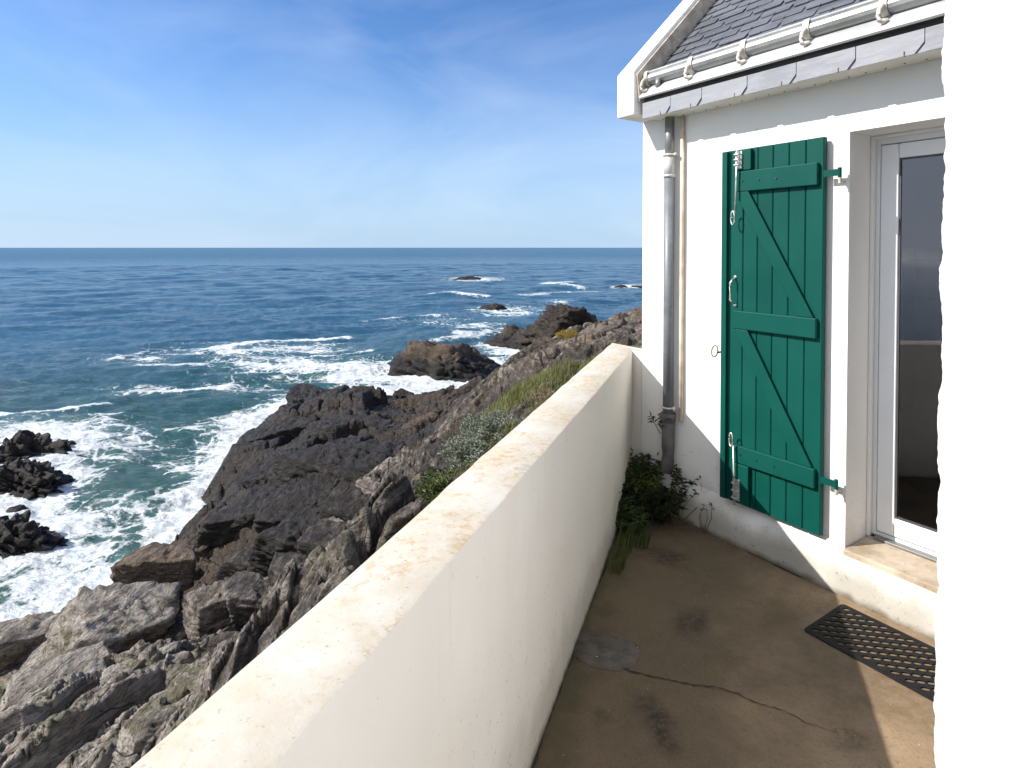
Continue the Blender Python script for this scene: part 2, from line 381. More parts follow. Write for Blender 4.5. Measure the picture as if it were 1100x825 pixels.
def m_sill():
    b = NB('worn_stone_sill')
    n = b.noise(b.obj, 5, 6, 0.7); f = b.noise(b.obj, 45, 4, 0.7)
    col = b.mix(b.rng(n, 0.3, 0.7), (0.30, 0.23, 0.16), (0.50, 0.42, 0.32))
    col = b.mix(b.math('MULTIPLY', b.rng(f, 0.6, 0.7), 0.6), col, (0.13, 0.10, 0.08))
    return b.done(col, 0.8, 0, b.bump(f, 0.4, 0.006))
M['sill'] = m_sill()

def m_slate():
    b = NB('blue_grey_slate')
    n = b.noise(b.map(b.obj, (4, 18, 18)), 1.2, 5, 0.6); f = b.noise(b.obj, 40, 4)
    col = b.mix(b.rnd, (0.055, 0.060, 0.072), (0.110, 0.115, 0.132))
    col = b.mix(b.math('MULTIPLY', b.rng(n, 0.35, 0.7), 0.55), col, (0.16, 0.165, 0.185))
    return b.done(col, b.rng(n, 0.3, 0.7, 0.42, 0.6), 0, b.bump(b.math('ADD', n, b.math('MULTIPLY', f, 0.4)), 0.35, 0.006), 0.5)
M['slate'] = m_slate()
def m_fascia():
    b = NB('pale_slate')
    n = b.noise(b.map(b.obj, (5, 18, 22)), 1.2, 6, 0.65)
    col = b.mix(b.rnd, (0.20, 0.206, 0.235), (0.265, 0.27, 0.295))
    col = b.mix(b.math('MULTIPLY', b.rng(n, 0.4, 0.7), 0.5), col, (0.33, 0.335, 0.36))
    return b.done(col, 0.5, 0, b.bump(n, 0.3, 0.006), 0.4)
M['fascia'] = m_fascia()
def m_coping():
    b = NB('lichened_coping'); p = b.obj
    n = b.noise(p, 4, 6, 0.65); f = b.noise(p, 30, 5, 0.7)
    side = b.rng(b.sep(b.vmath('ABSOLUTE', b.n('NewGeometry').outputs['Normal']))[2], 0.0, 0.02)
    col = b.mix(b.rng(n, 0.3, 0.7), (0.80, 0.785, 0.75), (0.74, 0.72, 0.67))
    return b.done(col, 0.88, 0, b.bump(f, 0.4, 0.006), 0.2)
M['coping'] = m_coping()
def m_moss():
    b = NB('lichened_mortar'); p = b.obj
    n = b.noise(p, 9, 6, 0.7); f = b.noise(p, 60, 5, 0.7)
    col = b.mix(b.rng(n, 0.3, 0.7), (0.34, 0.28, 0.22), (0.62, 0.55, 0.46))
    col = b.mix(b.math('MULTIPLY', b.rng(f, 0.58, 0.68), 0.6), col, (0.08, 0.07, 0.055))
    return b.done(col, 0.9, 0, b.bump(f, 0.6, 0.01), 0.2)
M['moss'] = m_moss()

def m_glass():
    b = NB('double_glazing')
    gl = b.n('BsdfGlossy'); gl.inputs['Roughness'].default_value = 0.0; gl.inputs['Color'].default_value = (0.92, 0.93, 1, 1)
    tr = b.n('BsdfTransparent'); tr.inputs['Color'].default_value = (0.72, 0.75, 0.74, 1)
    fr = b.n('Fresnel'); fr.inputs['IOR'].default_value = 1.5
    f = b.math('MINIMUM', b.math('ADD', b.math('MULTIPLY', fr.outputs[0], 2.0), 0.05), 1.0)
    mx = b.n('MixShader'); b.put(mx.inputs[0], f); b.put(mx.inputs[1], tr.outputs[0]); b.put(mx.inputs[2], gl.outputs[0])
    b.t.links.new(mx.outputs[0], b.out.inputs[0])
    return b.m
M['glass'] = m_glass()

def m_leaf(name, c1, c2, rough=0.5, trans=0.25):
    b = NB(name)
    col = b.mix(b.rnd, c1, c2)
    n = b.noise(b.obj, 6, 3); col = b.mix(b.math('MULTIPLY', b.rng(n, 0.35, 0.65), 0.35), col, tuple(c * 0.6 for c in c1))
    b.done(col, rough, 0, None, 0.3)
    t = b.n('BsdfTranslucent'); b.put(t.inputs['Color'], col)
    mx = b.n('MixShader'); mx.inputs[0].default_value = trans
    b.put(mx.inputs[1], b.b.outputs[0]); b.put(mx.inputs[2], t.outputs[0]); b.t.links.new(mx.outputs[0], b.out.inputs[0])
    return b.m
M['grass'] = m_leaf('shore_grass', (0.085, 0.105, 0.022), (0.20, 0.19, 0.055))
M['silver'] = m_leaf('silver_leaf', (0.12, 0.145, 0.095), (0.33, 0.355, 0.275), 0.7, 0.1)
M['weed'] = m_leaf('weed_leaf', (0.030, 0.055, 0.014), (0.075, 0.115, 0.028))
M['weed_pale'] = m_leaf('pale_weed_leaf', (0.06, 0.085, 0.02), (0.125, 0.145, 0.04))
M['weed_dark'] = m_leaf('dark_weed_leaf', (0.018, 0.030, 0.012), (0.04, 0.058, 0.02))
M['dry'] = m_leaf('dry_stem', (0.17, 0.12, 0.075), (0.36, 0.28, 0.18), 0.8, 0.1)
M['twig'] = m_plain('brown_twig', (0.12, 0.085, 0.055), 0.8, 0, 0.3, 20)
M['yellow'] = m_leaf('yellow_lichen_plant', (0.26, 0.18, 0.02), (0.45, 0.33, 0.04))

# ------------------------------------------------------------------ object helpers
def link(name, me, mat, parent=None, smooth=False):
    o = bpy.data.objects.new(name, me); C.objects.link(o)
    if mat is not None: me.materials.append(mat)
    if parent is not None: o.parent = parent
    if smooth: me.polygons.foreach_set('use_smooth', np.ones(len(me.polygons), bool))
    return o
def obj(name, bm, mat, parent=None, smooth=False, bevel=0.0):
    bm.normal_update()
    me = bpy.data.meshes.new(name)
    bm.to_mesh(me); bm.free()
    o = link(name, me, mat, parent, smooth)
    if bevel:
        md = o.modifiers.new('bevel', 'BEVEL'); md.width = bevel; md.segments = 2; md.limit_method = 'ANGLE'; md.angle_limit = R(40)
    return o
def empty(name, loc, rz=0):
    o = bpy.data.objects.new(name, None); C.objects.link(o); o.empty_display_size = 0.2
    o.location = loc; o.rotation_euler = (0, 0, rz); return o
def tag(o, label=None, cat=None, group=None, kind=None):
    if label: o['label'] = label
    if cat: o['category'] = cat
    if group: o['group'] = group
    if kind: o['kind'] = kind
    return o
def BM(): return bmesh.new()
def box(bm, x0, x1, y0, y1, z0, z1):
    v = [bm.verts.new((x, y, z)) for z in (z0, z1) for x, y in ((x0, y0), (x1, y0), (x1, y1), (x0, y1))]
    for f in ((0, 3, 2, 1), (4, 5, 6, 7), (0, 1, 5, 4), (1, 2, 6, 5), (2, 3, 7, 6), (3, 0, 4, 7)): bm.faces.new([v[i] for i in f])
def prism(bm, pts, a, axis, b0, b1):
    """extrude a polygon along an axis: 'x' takes pts (y,z), 'y' takes (x,z), 'z' takes (x,y)"""
    def mk(p, c): return {'x': (c, p[0], p[1]), 'y': (p[0], c, p[1]), 'z': (p[0], p[1], c)}[axis]
    lo = [bm.verts.new(mk(p, b0)) for p in pts]; hi = [bm.verts.new(mk(p, b1)) for p in pts]
    n = len(pts); fs = [bm.faces.new(lo), bm.faces.new(hi)]
    for i in range(n): fs.append(bm.faces.new((lo[i], lo[(i + 1) % n], hi[(i + 1) % n], hi[i])))
    bmesh.ops.recalc_face_normals(bm, faces=fs)
def tube(bm, pts, r, seg=8, close=False, r1=None):
    pts = [Vector(p) for p in pts]; n = len(pts); rings = []
    up = Vector((0, 0, 1))
    for i, p in enumerate(pts):
        a = pts[(i - 1) % n] if (i > 0 or close) else p; b = pts[(i + 1) % n] if (i < n - 1 or close) else p
        d = (b - a).normalized()
        s = d.cross(up)
        if s.length < 0.05: s = d.cross(Vector((1, 0, 0)))
        s.normalize(); t = s.cross(d)
        rr = r if r1 is None else r + (r1 - r) * i / max(1, n - 1)
        rings.append([bm.verts.new(p + (s * math.cos(k * 2 * math.pi / seg) + t * math.sin(k * 2 * math.pi / seg)) * rr) for k in range(seg)])
    for i in range(n if close else n - 1):
        A, B = rings[i], rings[(i + 1) % n]
        for k in range(seg): bm.faces.new((A[k], A[(k + 1) % seg], B[(k + 1) % seg], B[k]))
    if not close:
        bm.faces.new(rings[0][::-1]); bm.faces.new(rings[-1])
def sheet(bm, prof, x0, x1, th, nx=1):
    """a bent sheet: profile (y,z) swept along x with thickness"""
    P = [Vector((0, a, b)) for a, b in prof]; n = len(P); off = []
    for i in range(n):
        d = (P[min(i + 1, n - 1)] - P[max(i - 1, 0)]).normalized(); off.append(P[i] + Vector((0, -d.z, d.y)) * th)
    prism(bm, [(p.y, p.z) for p in P] + [(p.y, p.z) for p in off[::-1]], 0, 'x', x0, x1)
def grid_mesh(name, V, nu, nv, keep=None):
    """V: (nv*nu,3) array laid out row by row"""
    i = np.arange(nv - 1)[:, None] * nu + np.arange(nu - 1)[None, :]
    q = np.stack([i, i + 1, i + nu + 1, i + nu], -1).reshape(-1, 4)
    if keep is not None: q = q[keep[q].any(1)]
    me = bpy.data.meshes.new(name)
    me.vertices.add(len(V)); me.vertices.foreach_set('co', np.ascontiguousarray(V, dtype=np.float32).ravel())
    me.loops.add(q.size); me.loops.foreach_set('vertex_index', q.ravel().astype(np.int32))
    me.polygons.add(len(q)); me.polygons.foreach_set('loop_start', np.arange(0, q.size, 4, dtype=np.int32))
    me.update(calc_edges=True); me.validate()
    return me
def set_attr(me, name, arr):
    a = me.attributes.new(name, 'FLOAT', 'POINT'); a.data.foreach_set('value', np.ascontiguousarray(arr, dtype=np.float32))

# ================================================================== TERRAIN
# (photo x, photo y, metres under eye height, tone 0 black .. 1 pale grey, rust)
CT = [
 # pale foreground slabs
 (0,800,6.4,.86,.1),(60,740,6.9,.86,.1),(0,725,7.7,.78,.1),(20,694,8.5,.62,.2),(75,660,8.4,.62,.3),(115,640,8.3,.5,.3),(150,690,7.2,.75,.15),
 (200,760,5.6,.86,.1),(130,810,5.4,.86,.1),(60,815,5.9,.86,.1),(110,745,6.5,.86,.2),(230,725,5.8,.7,.2),(150,700,6.7,.95,.1),(168,728,6.2,.85,.15),(140,660,7.2,.7,.2),(180,668,9.4,.2,.3),(192,695,8.9,.2,.3),(203,718,7.4,.3,.3),(265,678,8.9,.2,.3),(278,668,8.3,.2,.3),(290,690,6.4,.3,.3),(235,700,6.9,.5,.3),
 (228,655,7.2,.62,.5),(170,640,8.6,.4,.6),(150,612,9.2,.4,.8),(245,632,9.2,.2,.4),
 # big black headland
 (225,560,8.6,.20,.15),(235,520,8.7,.16,.1),(300,520,8.1,.22,.05),(300,600,7.2,.20,.1),(270,620,7.6,.3,.1),(400,560,6.2,.24,.1),(350,560,6.7,.25,.05),(400,490,7.3,.18,.05),(340,480,8.0,.18,.05),
 (250,475,8.9,.12,.1),(300,445,9.3,.10,.05),(345,420,9.6,.10,.05),(400,443,8.7,.16,.2),(440,460,8.1,.26,.3),(445,440,9.6,.2,.4),(470,450,8.5,.24,.25),
 (420,436,10.0,.1,.1),(480,434,9.8,.1,.1),(540,421,9.2,.12,.1),(500,428,9.9,.08,.1),(455,490,6.7,.4,.15),(430,520,6.0,.45,.35),(410,530,6.1,.62,.3),(370,590,5.9,.5,.2),(330,640,5.4,.5,.2),(440,545,4.4,.4,.2),(400,590,4.5,.4,.2),(345,650,4.7,.5,.2),(280,700,5.0,.55,.2),
 # grass shelf along the parapet
 (478,470,6.0,.35,.2),(500,450,4.9,.4,.25),(520,435,4.6,.4,.25),(560,418,3.1,.4,.3),(612,398,2.55,.5,.3),(480,512,2.7,.5,.3),(430,560,3.2,.5,.3),(540,465,2.55,.5,.3),(380,610,3.6,.5,.3),(300,690,4.2,.5,.3),
 # rust coloured ledges beyond the house
 (570,404,4.7,.4,.35),(565,384,5.2,.4,.4),(600,374,3.5,.5,.45),(585,378,4.2,.45,.45),(622,374,3.2,.6,.5),(690,380,2.3,.6,.5),(690,350,2.8,.62,.5),(690,333,3.25,.62,.45),(655,362,3.1,.62,.5),(680,339,3.35,.6,.45),(665,345,3.6,.55,.45),
 (650,352,3.8,.5,.45),
 (600,362,6.3,.25,.3),(575,366,7.6,.15,.25),(640,352,5.4,.3,.4),
]
ctrl = []
for (px, py, d, tone, rust) in CT:
    q = at(px, py, d); ctrl.append((q[0], q[1], q[2], tone, rust))
# sea bed where the photo shows water, and land under and behind the house
for (px, py, dd) in ((-200,700,2.5),(-60,740,2.0),(0,690,1.4),(60,640,1.3),(125,602,1.4),(185,585,1.4),(205,560,1.6),(205,520,1.8),(225,485,1.8),(280,432,2.0),(335,402,2.2),(400,415,1.6),(440,417,1.2),(480,414,1.4),(545,402,1.5),(560,385,1.6),(545,377,1.4),(570,350,2.5),(585,328,2.5),(640,320,2.5),(680,318,3.0),(700,316,3.0),(480,380,3.0),(100,450,4.0),(-100,500,4.0),(300,380,4.0),(0,600,2.5),(130,520,3.0),(-300,560,4.0)):
    q = at(px, py, EYE - SEA); ctrl.append((q[0], q[1], SEA - dd, .05, .1))
for (x, y, z) in ((1.5,2,-.9),(0,3,-1.4),(2.5,7,-.8),(4,12,-.7),(6,4,-.6),(10,10,-.6),(14,18,-.8),(12,28,-1.6),(16,40,-4),(12,52,-9),(24,60,-12),(30,45,-9),(30,25,-3),(28,10,-1),(25,-10,-1),(8,-8,-.8),(2,-8,-1.0),(-1.2,-4,-1.5),(-.8,0,-1.6),(-3,-8,-3.2),(-3.2,-2,-4.0),(-3.0,2,-4.0),(-6,-6,-6.2),(-6.5,0,-5.6),(-6,4,-5.0),(-11,-8,-8.6),(-12,0,-8.3),(-10,5,-7.0),(-13,8,-8.6),(-17,-8,-11),(-18,0,-11.4),(-19,9,-11.6),(-30,0,-14),(-30,-20,-14),(-22,-30,-12),(-10,-25,-8),(5,-30,-1.5),(30,-30,-1.5),(-45,25,-15),(-30,55,-15),(0,85,-15),(30,85,-15),(45,60,-14)):
    ctrl.append((x, y, z, .55 if z > -8.5 else .1, .25))
ctrl = np.array(ctrl)
def _phi(r): return r
_K = np.hypot(ctrl[:, None, 0] - ctrl[None, :, 0], ctrl[:, None, 1] - ctrl[None, :, 1])
_n = len(ctrl)
_A = np.zeros((_n + 3, _n + 3)); _A[:_n, :_n] = _K - np.eye(_n) * 0.06
_A[:_n, _n] = 1; _A[:_n, _n + 1] = ctrl[:, 0]; _A[:_n, _n + 2] = ctrl[:, 1]; _A[_n:, :_n] = _A[:_n, _n:].T
_W = np.linalg.solve(_A, np.vstack([ctrl[:, 2:5], np.zeros((3, 3))]))
def base_surf(x, y):
    out = np.zeros((len(x), 3))
    for s in range(0, len(x), 40000):
        xs, ys = x[s:s + 40000], y[s:s + 40000]
        k = np.hypot(xs[:, None] - ctrl[None, :, 0], ys[:, None] - ctrl[None, :, 1])
        out[s:s + 40000] = k @ _W[:_n] + _W[_n] + np.outer(xs, _W[_n + 1]) + np.outer(ys, _W[_n + 2])
    return out[:, 0], np.clip(out[:, 1], 0, 1), np.clip(out[:, 2], 0, 1)

def _blocks(wx, wy, spec):
    z = np.zeros_like(wx)
    for (L, A, T, ang, st, ck, dip, seed) in spec:
        c, s = math.cos(ang), math.sin(ang)
        u = (wx * c + wy * s) / (L * st); v = (-wx * s + wy * c) / L
        cells = worley(u, v, seed * 13); hs = []
        for (f, cx, cy, ox, oy) in cells:
            zz = np.zeros_like(cx)
            r0 = _h(cx, cy, zz, seed * 7 + 1); r1 = _h(cx, cy, zz, seed * 7 + 2) - .5; r2 = _h(cx, cy, zz, seed * 7 + 3) - .5
            tx = (ox * c * st - oy * s) * L; ty = (ox * s * st + oy * c) * L
            hs.append(A * (r0 - .5) + T * (tx * (r1 + dip) + ty * (r2 - .15)))
        gap = cells[1][0] - cells[0][0]
        k = .5 + .5 * sstep(0, .06, gap)
        d = hs[0] * k + hs[1] * (1 - k)
        crack = np.exp(-(gap / .06) ** 2) * ck * (_h(cells[0][1] + cells[1][1], cells[0][2] + cells[1][2], np.zeros_like(gap), seed) > .35)
        z += d - crack
        wx = wx + .14 * L * fbm2(wx / L * 1.7, wy / L * 1.7, 2, seed + 90); wy = wy + .14 * L * fbm2(wx / L * 1.7 + 9, wy / L * 1.7, 2, seed + 95)
    return z
def rock_detail(x, y, amp):
    """blocky, cracked and stepped bedrock: beds strike along the shore near the camera, across it on the headland"""
    wx = x + 1.3 * fbm2(x * .30, y * .30, 4, 50); wy = y + 1.3 * fbm2(x * .30 + 40, y * .30, 4, 60)
    za = _blocks(wx, wy, ((3.2, .80, .34, .90, 1.7, .45, .30, 1), (1.25, .30, .30, .80, 1.9, .26, .28, 2), (.46, .10, .32, 1.0, 2.0, .09, .22, 3), (.19, .05, .42, .8, 1.9, .03, .2, 4)))
    zc = _blocks(wx, wy, ((5.4, 1.25, .24, -.25, 1.6, .85, .12, 5), (2.3, .50, .28, -.10, 2.0, .55, .12, 6), (.90, .12, .26, .20, 2.0, .22, .10, 7), (.36, .035, .24, .1, 1.8, .06, .1, 8)))
    w = sstep(11.5, 15.0, y + 1.5 * noise2(x * .4, y * .4, 66))
    z = za * (1 - w) + zc * w
    # thin broken plates: the beds crop out as low saw-tooth steps
    n = fbm2(x * .8, y * .8, 4, 33)
    ca, sa_ = math.cos(.93), math.sin(.93); q = (-x * sa_ + y * ca) * (1 - w) + (y * .97 + x * .2) * w
    for (th, am) in ((.42, .10), (.15, .035)):
        l = q / th + 1.6 * n + .5 * noise2(x / th * .4, y / th * .4, 34); f = l - np.floor(l)
        saw = np.where(f < .82, f / .82, (1 - f) / .18)
        z += am * (1 - .35 * w) * (saw - .5) * sstep(-.25, .25, fbm2(x * .5 + 7, y * .5, 3, 35))
    r = np.abs(fbm2(x * 1.5, y * 1.5, 4, 36, .55)); z -= .16 * np.exp(-(r / .02) ** 2)
    z += (.13 - .05 * w) * fbm2(x * .9, y * .9, 6, 30, .58)
    return z * amp

GRASS_POLY = [at(*q)[:2] for q in ((470,505,3.0),(492,452,4.0),(512,437,3.9),(560,414,3.1),(612,393,2.5),(650,378,2.3))] + [(P0 - mm * .24 + dA * .5).tolist(), (P0 - mm * .24 - dA * 3.0).tolist(), (P0 - mm * .3 - dA * 4.2).tolist()]
GP = np.array(GRASS_POLY)
def in_poly(x, y, poly):
    r = np.zeros(len(x), bool); n = len(poly)
    for i in range(n):
        x0, y0 = poly[i]; x1, y1 = poly[(i + 1) % n]
        c = ((y0 > y) != (y1 > y)) & (x < (x1 - x0) * (y - y0) / (y1 - y0 + 1e-12) + x0)
        r ^= c
    return r
def poly_dist(x, y, poly):
    d = np.full(len(x), 1e9); n = len(poly)
    for i in range(n):
        a = np.array(poly[i]); b = np.array(poly[(i + 1) % n]); ab = b - a
        t = np.clip(((x - a[0]) * ab[0] + (y - a[1]) * ab[1]) / (ab @ ab), 0, 1)
        d = np.minimum(d, np.hypot(x - a[0] - t * ab[0], y - a[1] - t * ab[1]))
    return d
def terrain(x, y):
    z, tone, rust = base_surf(x, y)
    lat = (x - P0[0]) * mm[0] + (y - P0[1]) * mm[1]
    nin = (x - P0[0]) * NN[0] + (y - P0[1]) * NN[1]; tt = -((x - P0[0]) * dB[0] + (y - P0[1]) * dB[1])
    under = sstep(-.9, -.25, lat) * (1 - sstep(.3, 1.2, nin)) + sstep(-.8, 0., tt) * sstep(-.5, .3, nin) * (1 - sstep(6.5, 8.0, nin)) * (1 - sstep(9, 10, tt))
    under = np.clip(under, 0, 1)
    gr = np.where(in_poly(x, y, GP), 1.0, np.exp(-(poly_dist(x, y, GRASS_POLY) / .35) ** 2))
    far = 1 - .25 * sstep(30, 60, y)
    near_sea = 1 - .35 * (1 - sstep(-11.5, -9.0, z))
    ledge = 1 - .40 * sstep(.33, .48, rust) * sstep(-6, -3, z) * sstep(12, 16, y)
    amp = (1 - .92 * under) * (1 - .8 * gr) * far * near_sea * ledge
    z2 = z + rock_detail(x, y, amp)
    z2 = np.where(under > .02, np.minimum(z2, -.42 * under + z2 * (1 - under)), z2)
    return z2, tone, rust, z

angs = np.concatenate([np.linspace(-150, -52, 90)[:-1], np.linspace(-52, 20, 640)[:-1], np.linspace(20, 150, 70)])
rr = [2.0]
while rr[-1] < 95: rr.append(rr[-1] * 1.0046 + .002)
rr = np.array(rr)
AA, RR = np.meshgrid(np.radians(angs), rr)
X = (RR * np.sin(AA)).ravel(); Yv = (RR * np.cos(AA)).ravel()
Z, tone, rust, zb = terrain(X, Yv)
me = grid_mesh('rocky_shore', np.stack([X, Yv, Z], 1), len(angs), len(rr), keep=Z > SEA - 1.2)
G = Z.reshape(len(rr), len(angs)); cv = np.zeros_like(G)
for k in (2, 4):
    g = np.zeros_like(G); g[k:-k, k:-k] = G[k:-k, k:-k] - .25 * (G[2 * k:, k:-k] + G[:-2 * k, k:-k] + G[k:-k, 2 * k:] + G[k:-k, :-2 * k]); cv += g / (rr[:, None] * .004 * k)
worn = sstep(.45, 1.6, cv.ravel()) * sstep(.05, .5, tone)
set_attr(me, 'tone', np.clip(tone + .30 * worn, 0, 1.2)); set_attr(me, 'rust', rust)
shore = tag(link('rocky_shore', me, M['rock'], None, True), kind='structure')
def ground(x, y):
    z = terrain(np.array([x, x + .01]), np.array([y, y]))[0]; return float(z[0])

# ================================================================== ROCKS standing in the sea and loose boulders
def ico(sub):
    bm = BM(); bmesh.ops.create_icosphere(bm, subdivisions=sub, radius=1.0)
    v = np.array([p.co[:] for p in bm.verts]); f = np.array([[w.index for w in q.verts] for q in bm.faces]); bm.free(); return v, f
ICO = {s: ico(s) for s in (4, 5, 6)}
def rock_mesh(name, size, seed, planes=16, rough=.10, sub=5, tone=.15, rust=.2, lump=.25, flat_top=0.0, flare=0.0, boxy=0, tide=0.0, dome=False):
    rng = np.random.default_rng(seed)
    v, f = ICO[sub]; d = v / np.linalg.norm(v, axis=1)[:, None]
    nrm = rng.normal(size=(planes, 3)); nrm[:, 2] *= .8; nrm /= np.linalg.norm(nrm, axis=1)[:, None]
    if dome: nrm[:, 2] = np.abs(nrm[:, 2]) * .8 + .12; nrm /= np.linalg.norm(nrm, axis=1)[:, None]
    c = rng.uniform(.55, 1.0, planes)
    if boxy:
        lump = min(lump, .12); rough *= .75
        ax = np.array([[1, 0, 0], [-1, 0, 0], [0, 1, 0], [0, -1, 0], [0, 0, 1], [0, 0, -1]]) + rng.normal(size=(6, 3)) * .16
        nrm = np.vstack([ax / np.linalg.norm(ax, axis=1)[:, None], nrm[:boxy]]); c = np.concatenate([np.full(6, .62) * rng.uniform(.88, 1.05, 6), rng.uniform(.74, .9, boxy)])
    if flat_top: nrm = np.vstack([nrm, [[rng.uniform(-.15, .15), rng.uniform(-.15, .1), 1]]]); c = np.append(c, flat_top)
    dn = d @ nrm.T
    r = np.where(dn > .05, c[None, :] / np.maximum(dn, .05), 9).min(1); r = np.minimum(r, 1.25)
    p = d * r[:, None]
    sx = np.array(size) / 2
    w = p * sx; s = float(np.mean(size))
    o = rng.uniform(-50, 50, 3)
    q = w / s * 3 + o
    n1 = fbm3(q[:, 0], q[:, 1], q[:, 2], 4, seed, .55)
    q2 = w / s * 8 + o
    lay = q2[:, 2] * 1.3 + q2[:, 0] * .5 + 1.2 * n1
    led = (lay - np.floor(lay)); ledge = np.where(led < .8, led / .8, (1 - led) / .2)
    n2 = fbm3(q2[:, 0], q2[:, 1], q2[:, 2], 4, seed + 5, .6)
    rd = np.abs(fbm3(q[:, 0] * 1.7, q[:, 1] * 1.7, q[:, 2] * 2.2, 3, seed + 9))
    disp = (n1 * lump + n2 * rough * .8 + (ledge - .5) * rough * .6 - np.exp(-(rd / .035) ** 2) * rough * .5)
    w = w + d * (disp * s * .5)[:, None]
    if flare: w[:, :2] *= (1 + flare * np.clip(.45 - w[:, 2] / size[2], -.3, .8))[:, None]
    me = bpy.data.meshes.new(name)
    me.from_pydata(w.tolist(), [], f.tolist()); me.update()
    up = sstep(tide, tide + .14, w[:, 2] / size[2] + .05 * n1) if tide else np.ones(len(w))
    set_attr(me, 'tone', tone * up); set_attr(me, 'rust', rust * up)
    return me
FOAM_ROCKS = []
def rock(name, px, py, drop, size, seed, label, cat='rock', group=None, sink=.3, rz=0.0, tilt=(0, 0), **kw):
    x, y, z = at(px, py, drop)
    if name != 'boulder': kw.setdefault('flare', .3); kw.setdefault('dome', drop > 11); kw.setdefault('tide', .16 if drop > 11 else 0)
    if name != 'boulder': sink = max(sink, .5) if drop > 11 else sink
    me = rock_mesh(name, size, seed, **kw)
    o = link(name, me, M['rock'], None, True)
    o.location = (x, y, z + size[2] * (.5 - sink)); o.rotation_euler = (tilt[0], tilt[1], rz)
    tag(o, label, cat, group)
    if abs(drop - (EYE - SEA)) < .3: FOAM_ROCKS.append((x, y, max(size[0], size[1])))
    return o
W = EYE - SEA
rock('sea_rock', 481, 397, W, (13.2, 7.0, 5.8), 11, 'large rust brown rock islet with black foot washed by surf', 'rock', sink=.42, tone=.20, rust=.75, sub=6, rough=.16, flat_top=.78, rz=-.12)
rock('sea_rock', 551, 368, W, (7.0, 4.5, 4.4), 12, 'low brown rock in the surf at the foot of the tall dark stack', 'rock', sink=.42, tone=.12, rust=.5, rough=.12, rz=.3)
rock('sea_stack', 618, 367, 5.9, (4.6, 3.4, 4.4), 13, 'tall dark craggy rock stack on the shore left of the house corner', 'rock', sink=.36, tone=.20, rust=.22, sub=6, rough=.20, lump=.35, flat_top=.7)
rock('sea_rock', 665, 352, 3.6, (1.5, 1.1, .9), 14, 'small grey boulder at the right foot of the dark stack', 'boulder', sink=.3, tone=.5, rust=.3)
rock('sea_rock', 531, 331, W, (5.0, 3.4, 2.6), 15, 'single small black rock in the middle distance amid white water', 'rock', sink=.45, tone=.05, rust=.2)
rock('sea_rock', 507, 300.5, W, (10.0, 4.0, 2.9), 16, 'farthest low black rock, ringed with foam well out to sea', 'rock', sink=.48, tone=.05, rust=.1)
rock('sea_rock', 667, 308.6, W, (4.0, 2.5, 2.0), 17, 'small distant black rock in foam, the farther out from the house corner', 'rock', sink=.45, tone=.05, rust=.1)
rock('sea_rock', 685, 309, W, (4.0, 2.5, 1.8), 18, 'small distant black rock in foam touching the house corner in view', 'rock', sink=.45, tone=.05, rust=.1)
rock('sea_rock', 22, 492, W, (6.0, 3.0, 2.4), 21, 'long wet black reef rock in white surf, topmost of the left group', 'rock', 'black rocks in the surf', sink=.5, tone=.02, rust=.15, rough=.34, lump=.45, rz=.25, planes=22, sub=6)
rock('sea_rock', 66, 482, W, (2.6, 1.8, 1.2), 26, 'small flat black rock tip reaching right from the long reef rock', 'rock', 'black rocks in the surf', sink=.45, tone=.03, rust=.25, rough=.2)
rock('sea_rock', 18, 524, W, (5.0, 2.4, 2.2), 22, 'steep wet black rock in the surf just under the long reef rock', 'rock', 'black rocks in the surf', sink=.5, tone=.02, rust=.1, rough=.34, lump=.45, planes=22, sub=6)
rock('sea_rock', 17, 549, W, (.8, .7, .6), 23, 'tiny round black rock awash between the larger left rocks', 'rock', 'black rocks in the surf', sink=.35, tone=.02, rust=.1, sub=4)
rock('sea_rock', 4, 583, W, (4.4, 2.4, 2.2), 24, 'nearest wet black rock in foam at the left picture edge', 'rock', 'black rocks in the surf', sink=.5, tone=.02, rust=.1, rough=.34, lump=.45, planes=22, sub=6)
rock('sea_rock', 58, 515, W, (2.2, 1.3, .9), 25, 'dark half submerged rock awash right of the steep black rock', 'rock', 'black rocks in the surf', sink=.55, tone=.03, rust=.15)
rock('sea_rock', 472, 425, 11.1, (1.7, 1.2, 1.0), 27, 'small black boulder in the white inlet behind the headland', 'boulder', sink=.35, tone=.06, rust=.1)
rock('sea_rock', 432, 428, 11.0, (1.6, 1.1, 1.1), 28, 'black rounded boulder at the mouth of the foamy inlet', 'boulder', sink=.35, tone=.06, rust=.1)
rock('sea_rock', 500, 361, W, (1.6, 1.1, .9), 29, 'small black rock breaking the surface beside the low brown rock', 'rock', sink=.4, tone=.05, rust=.1)
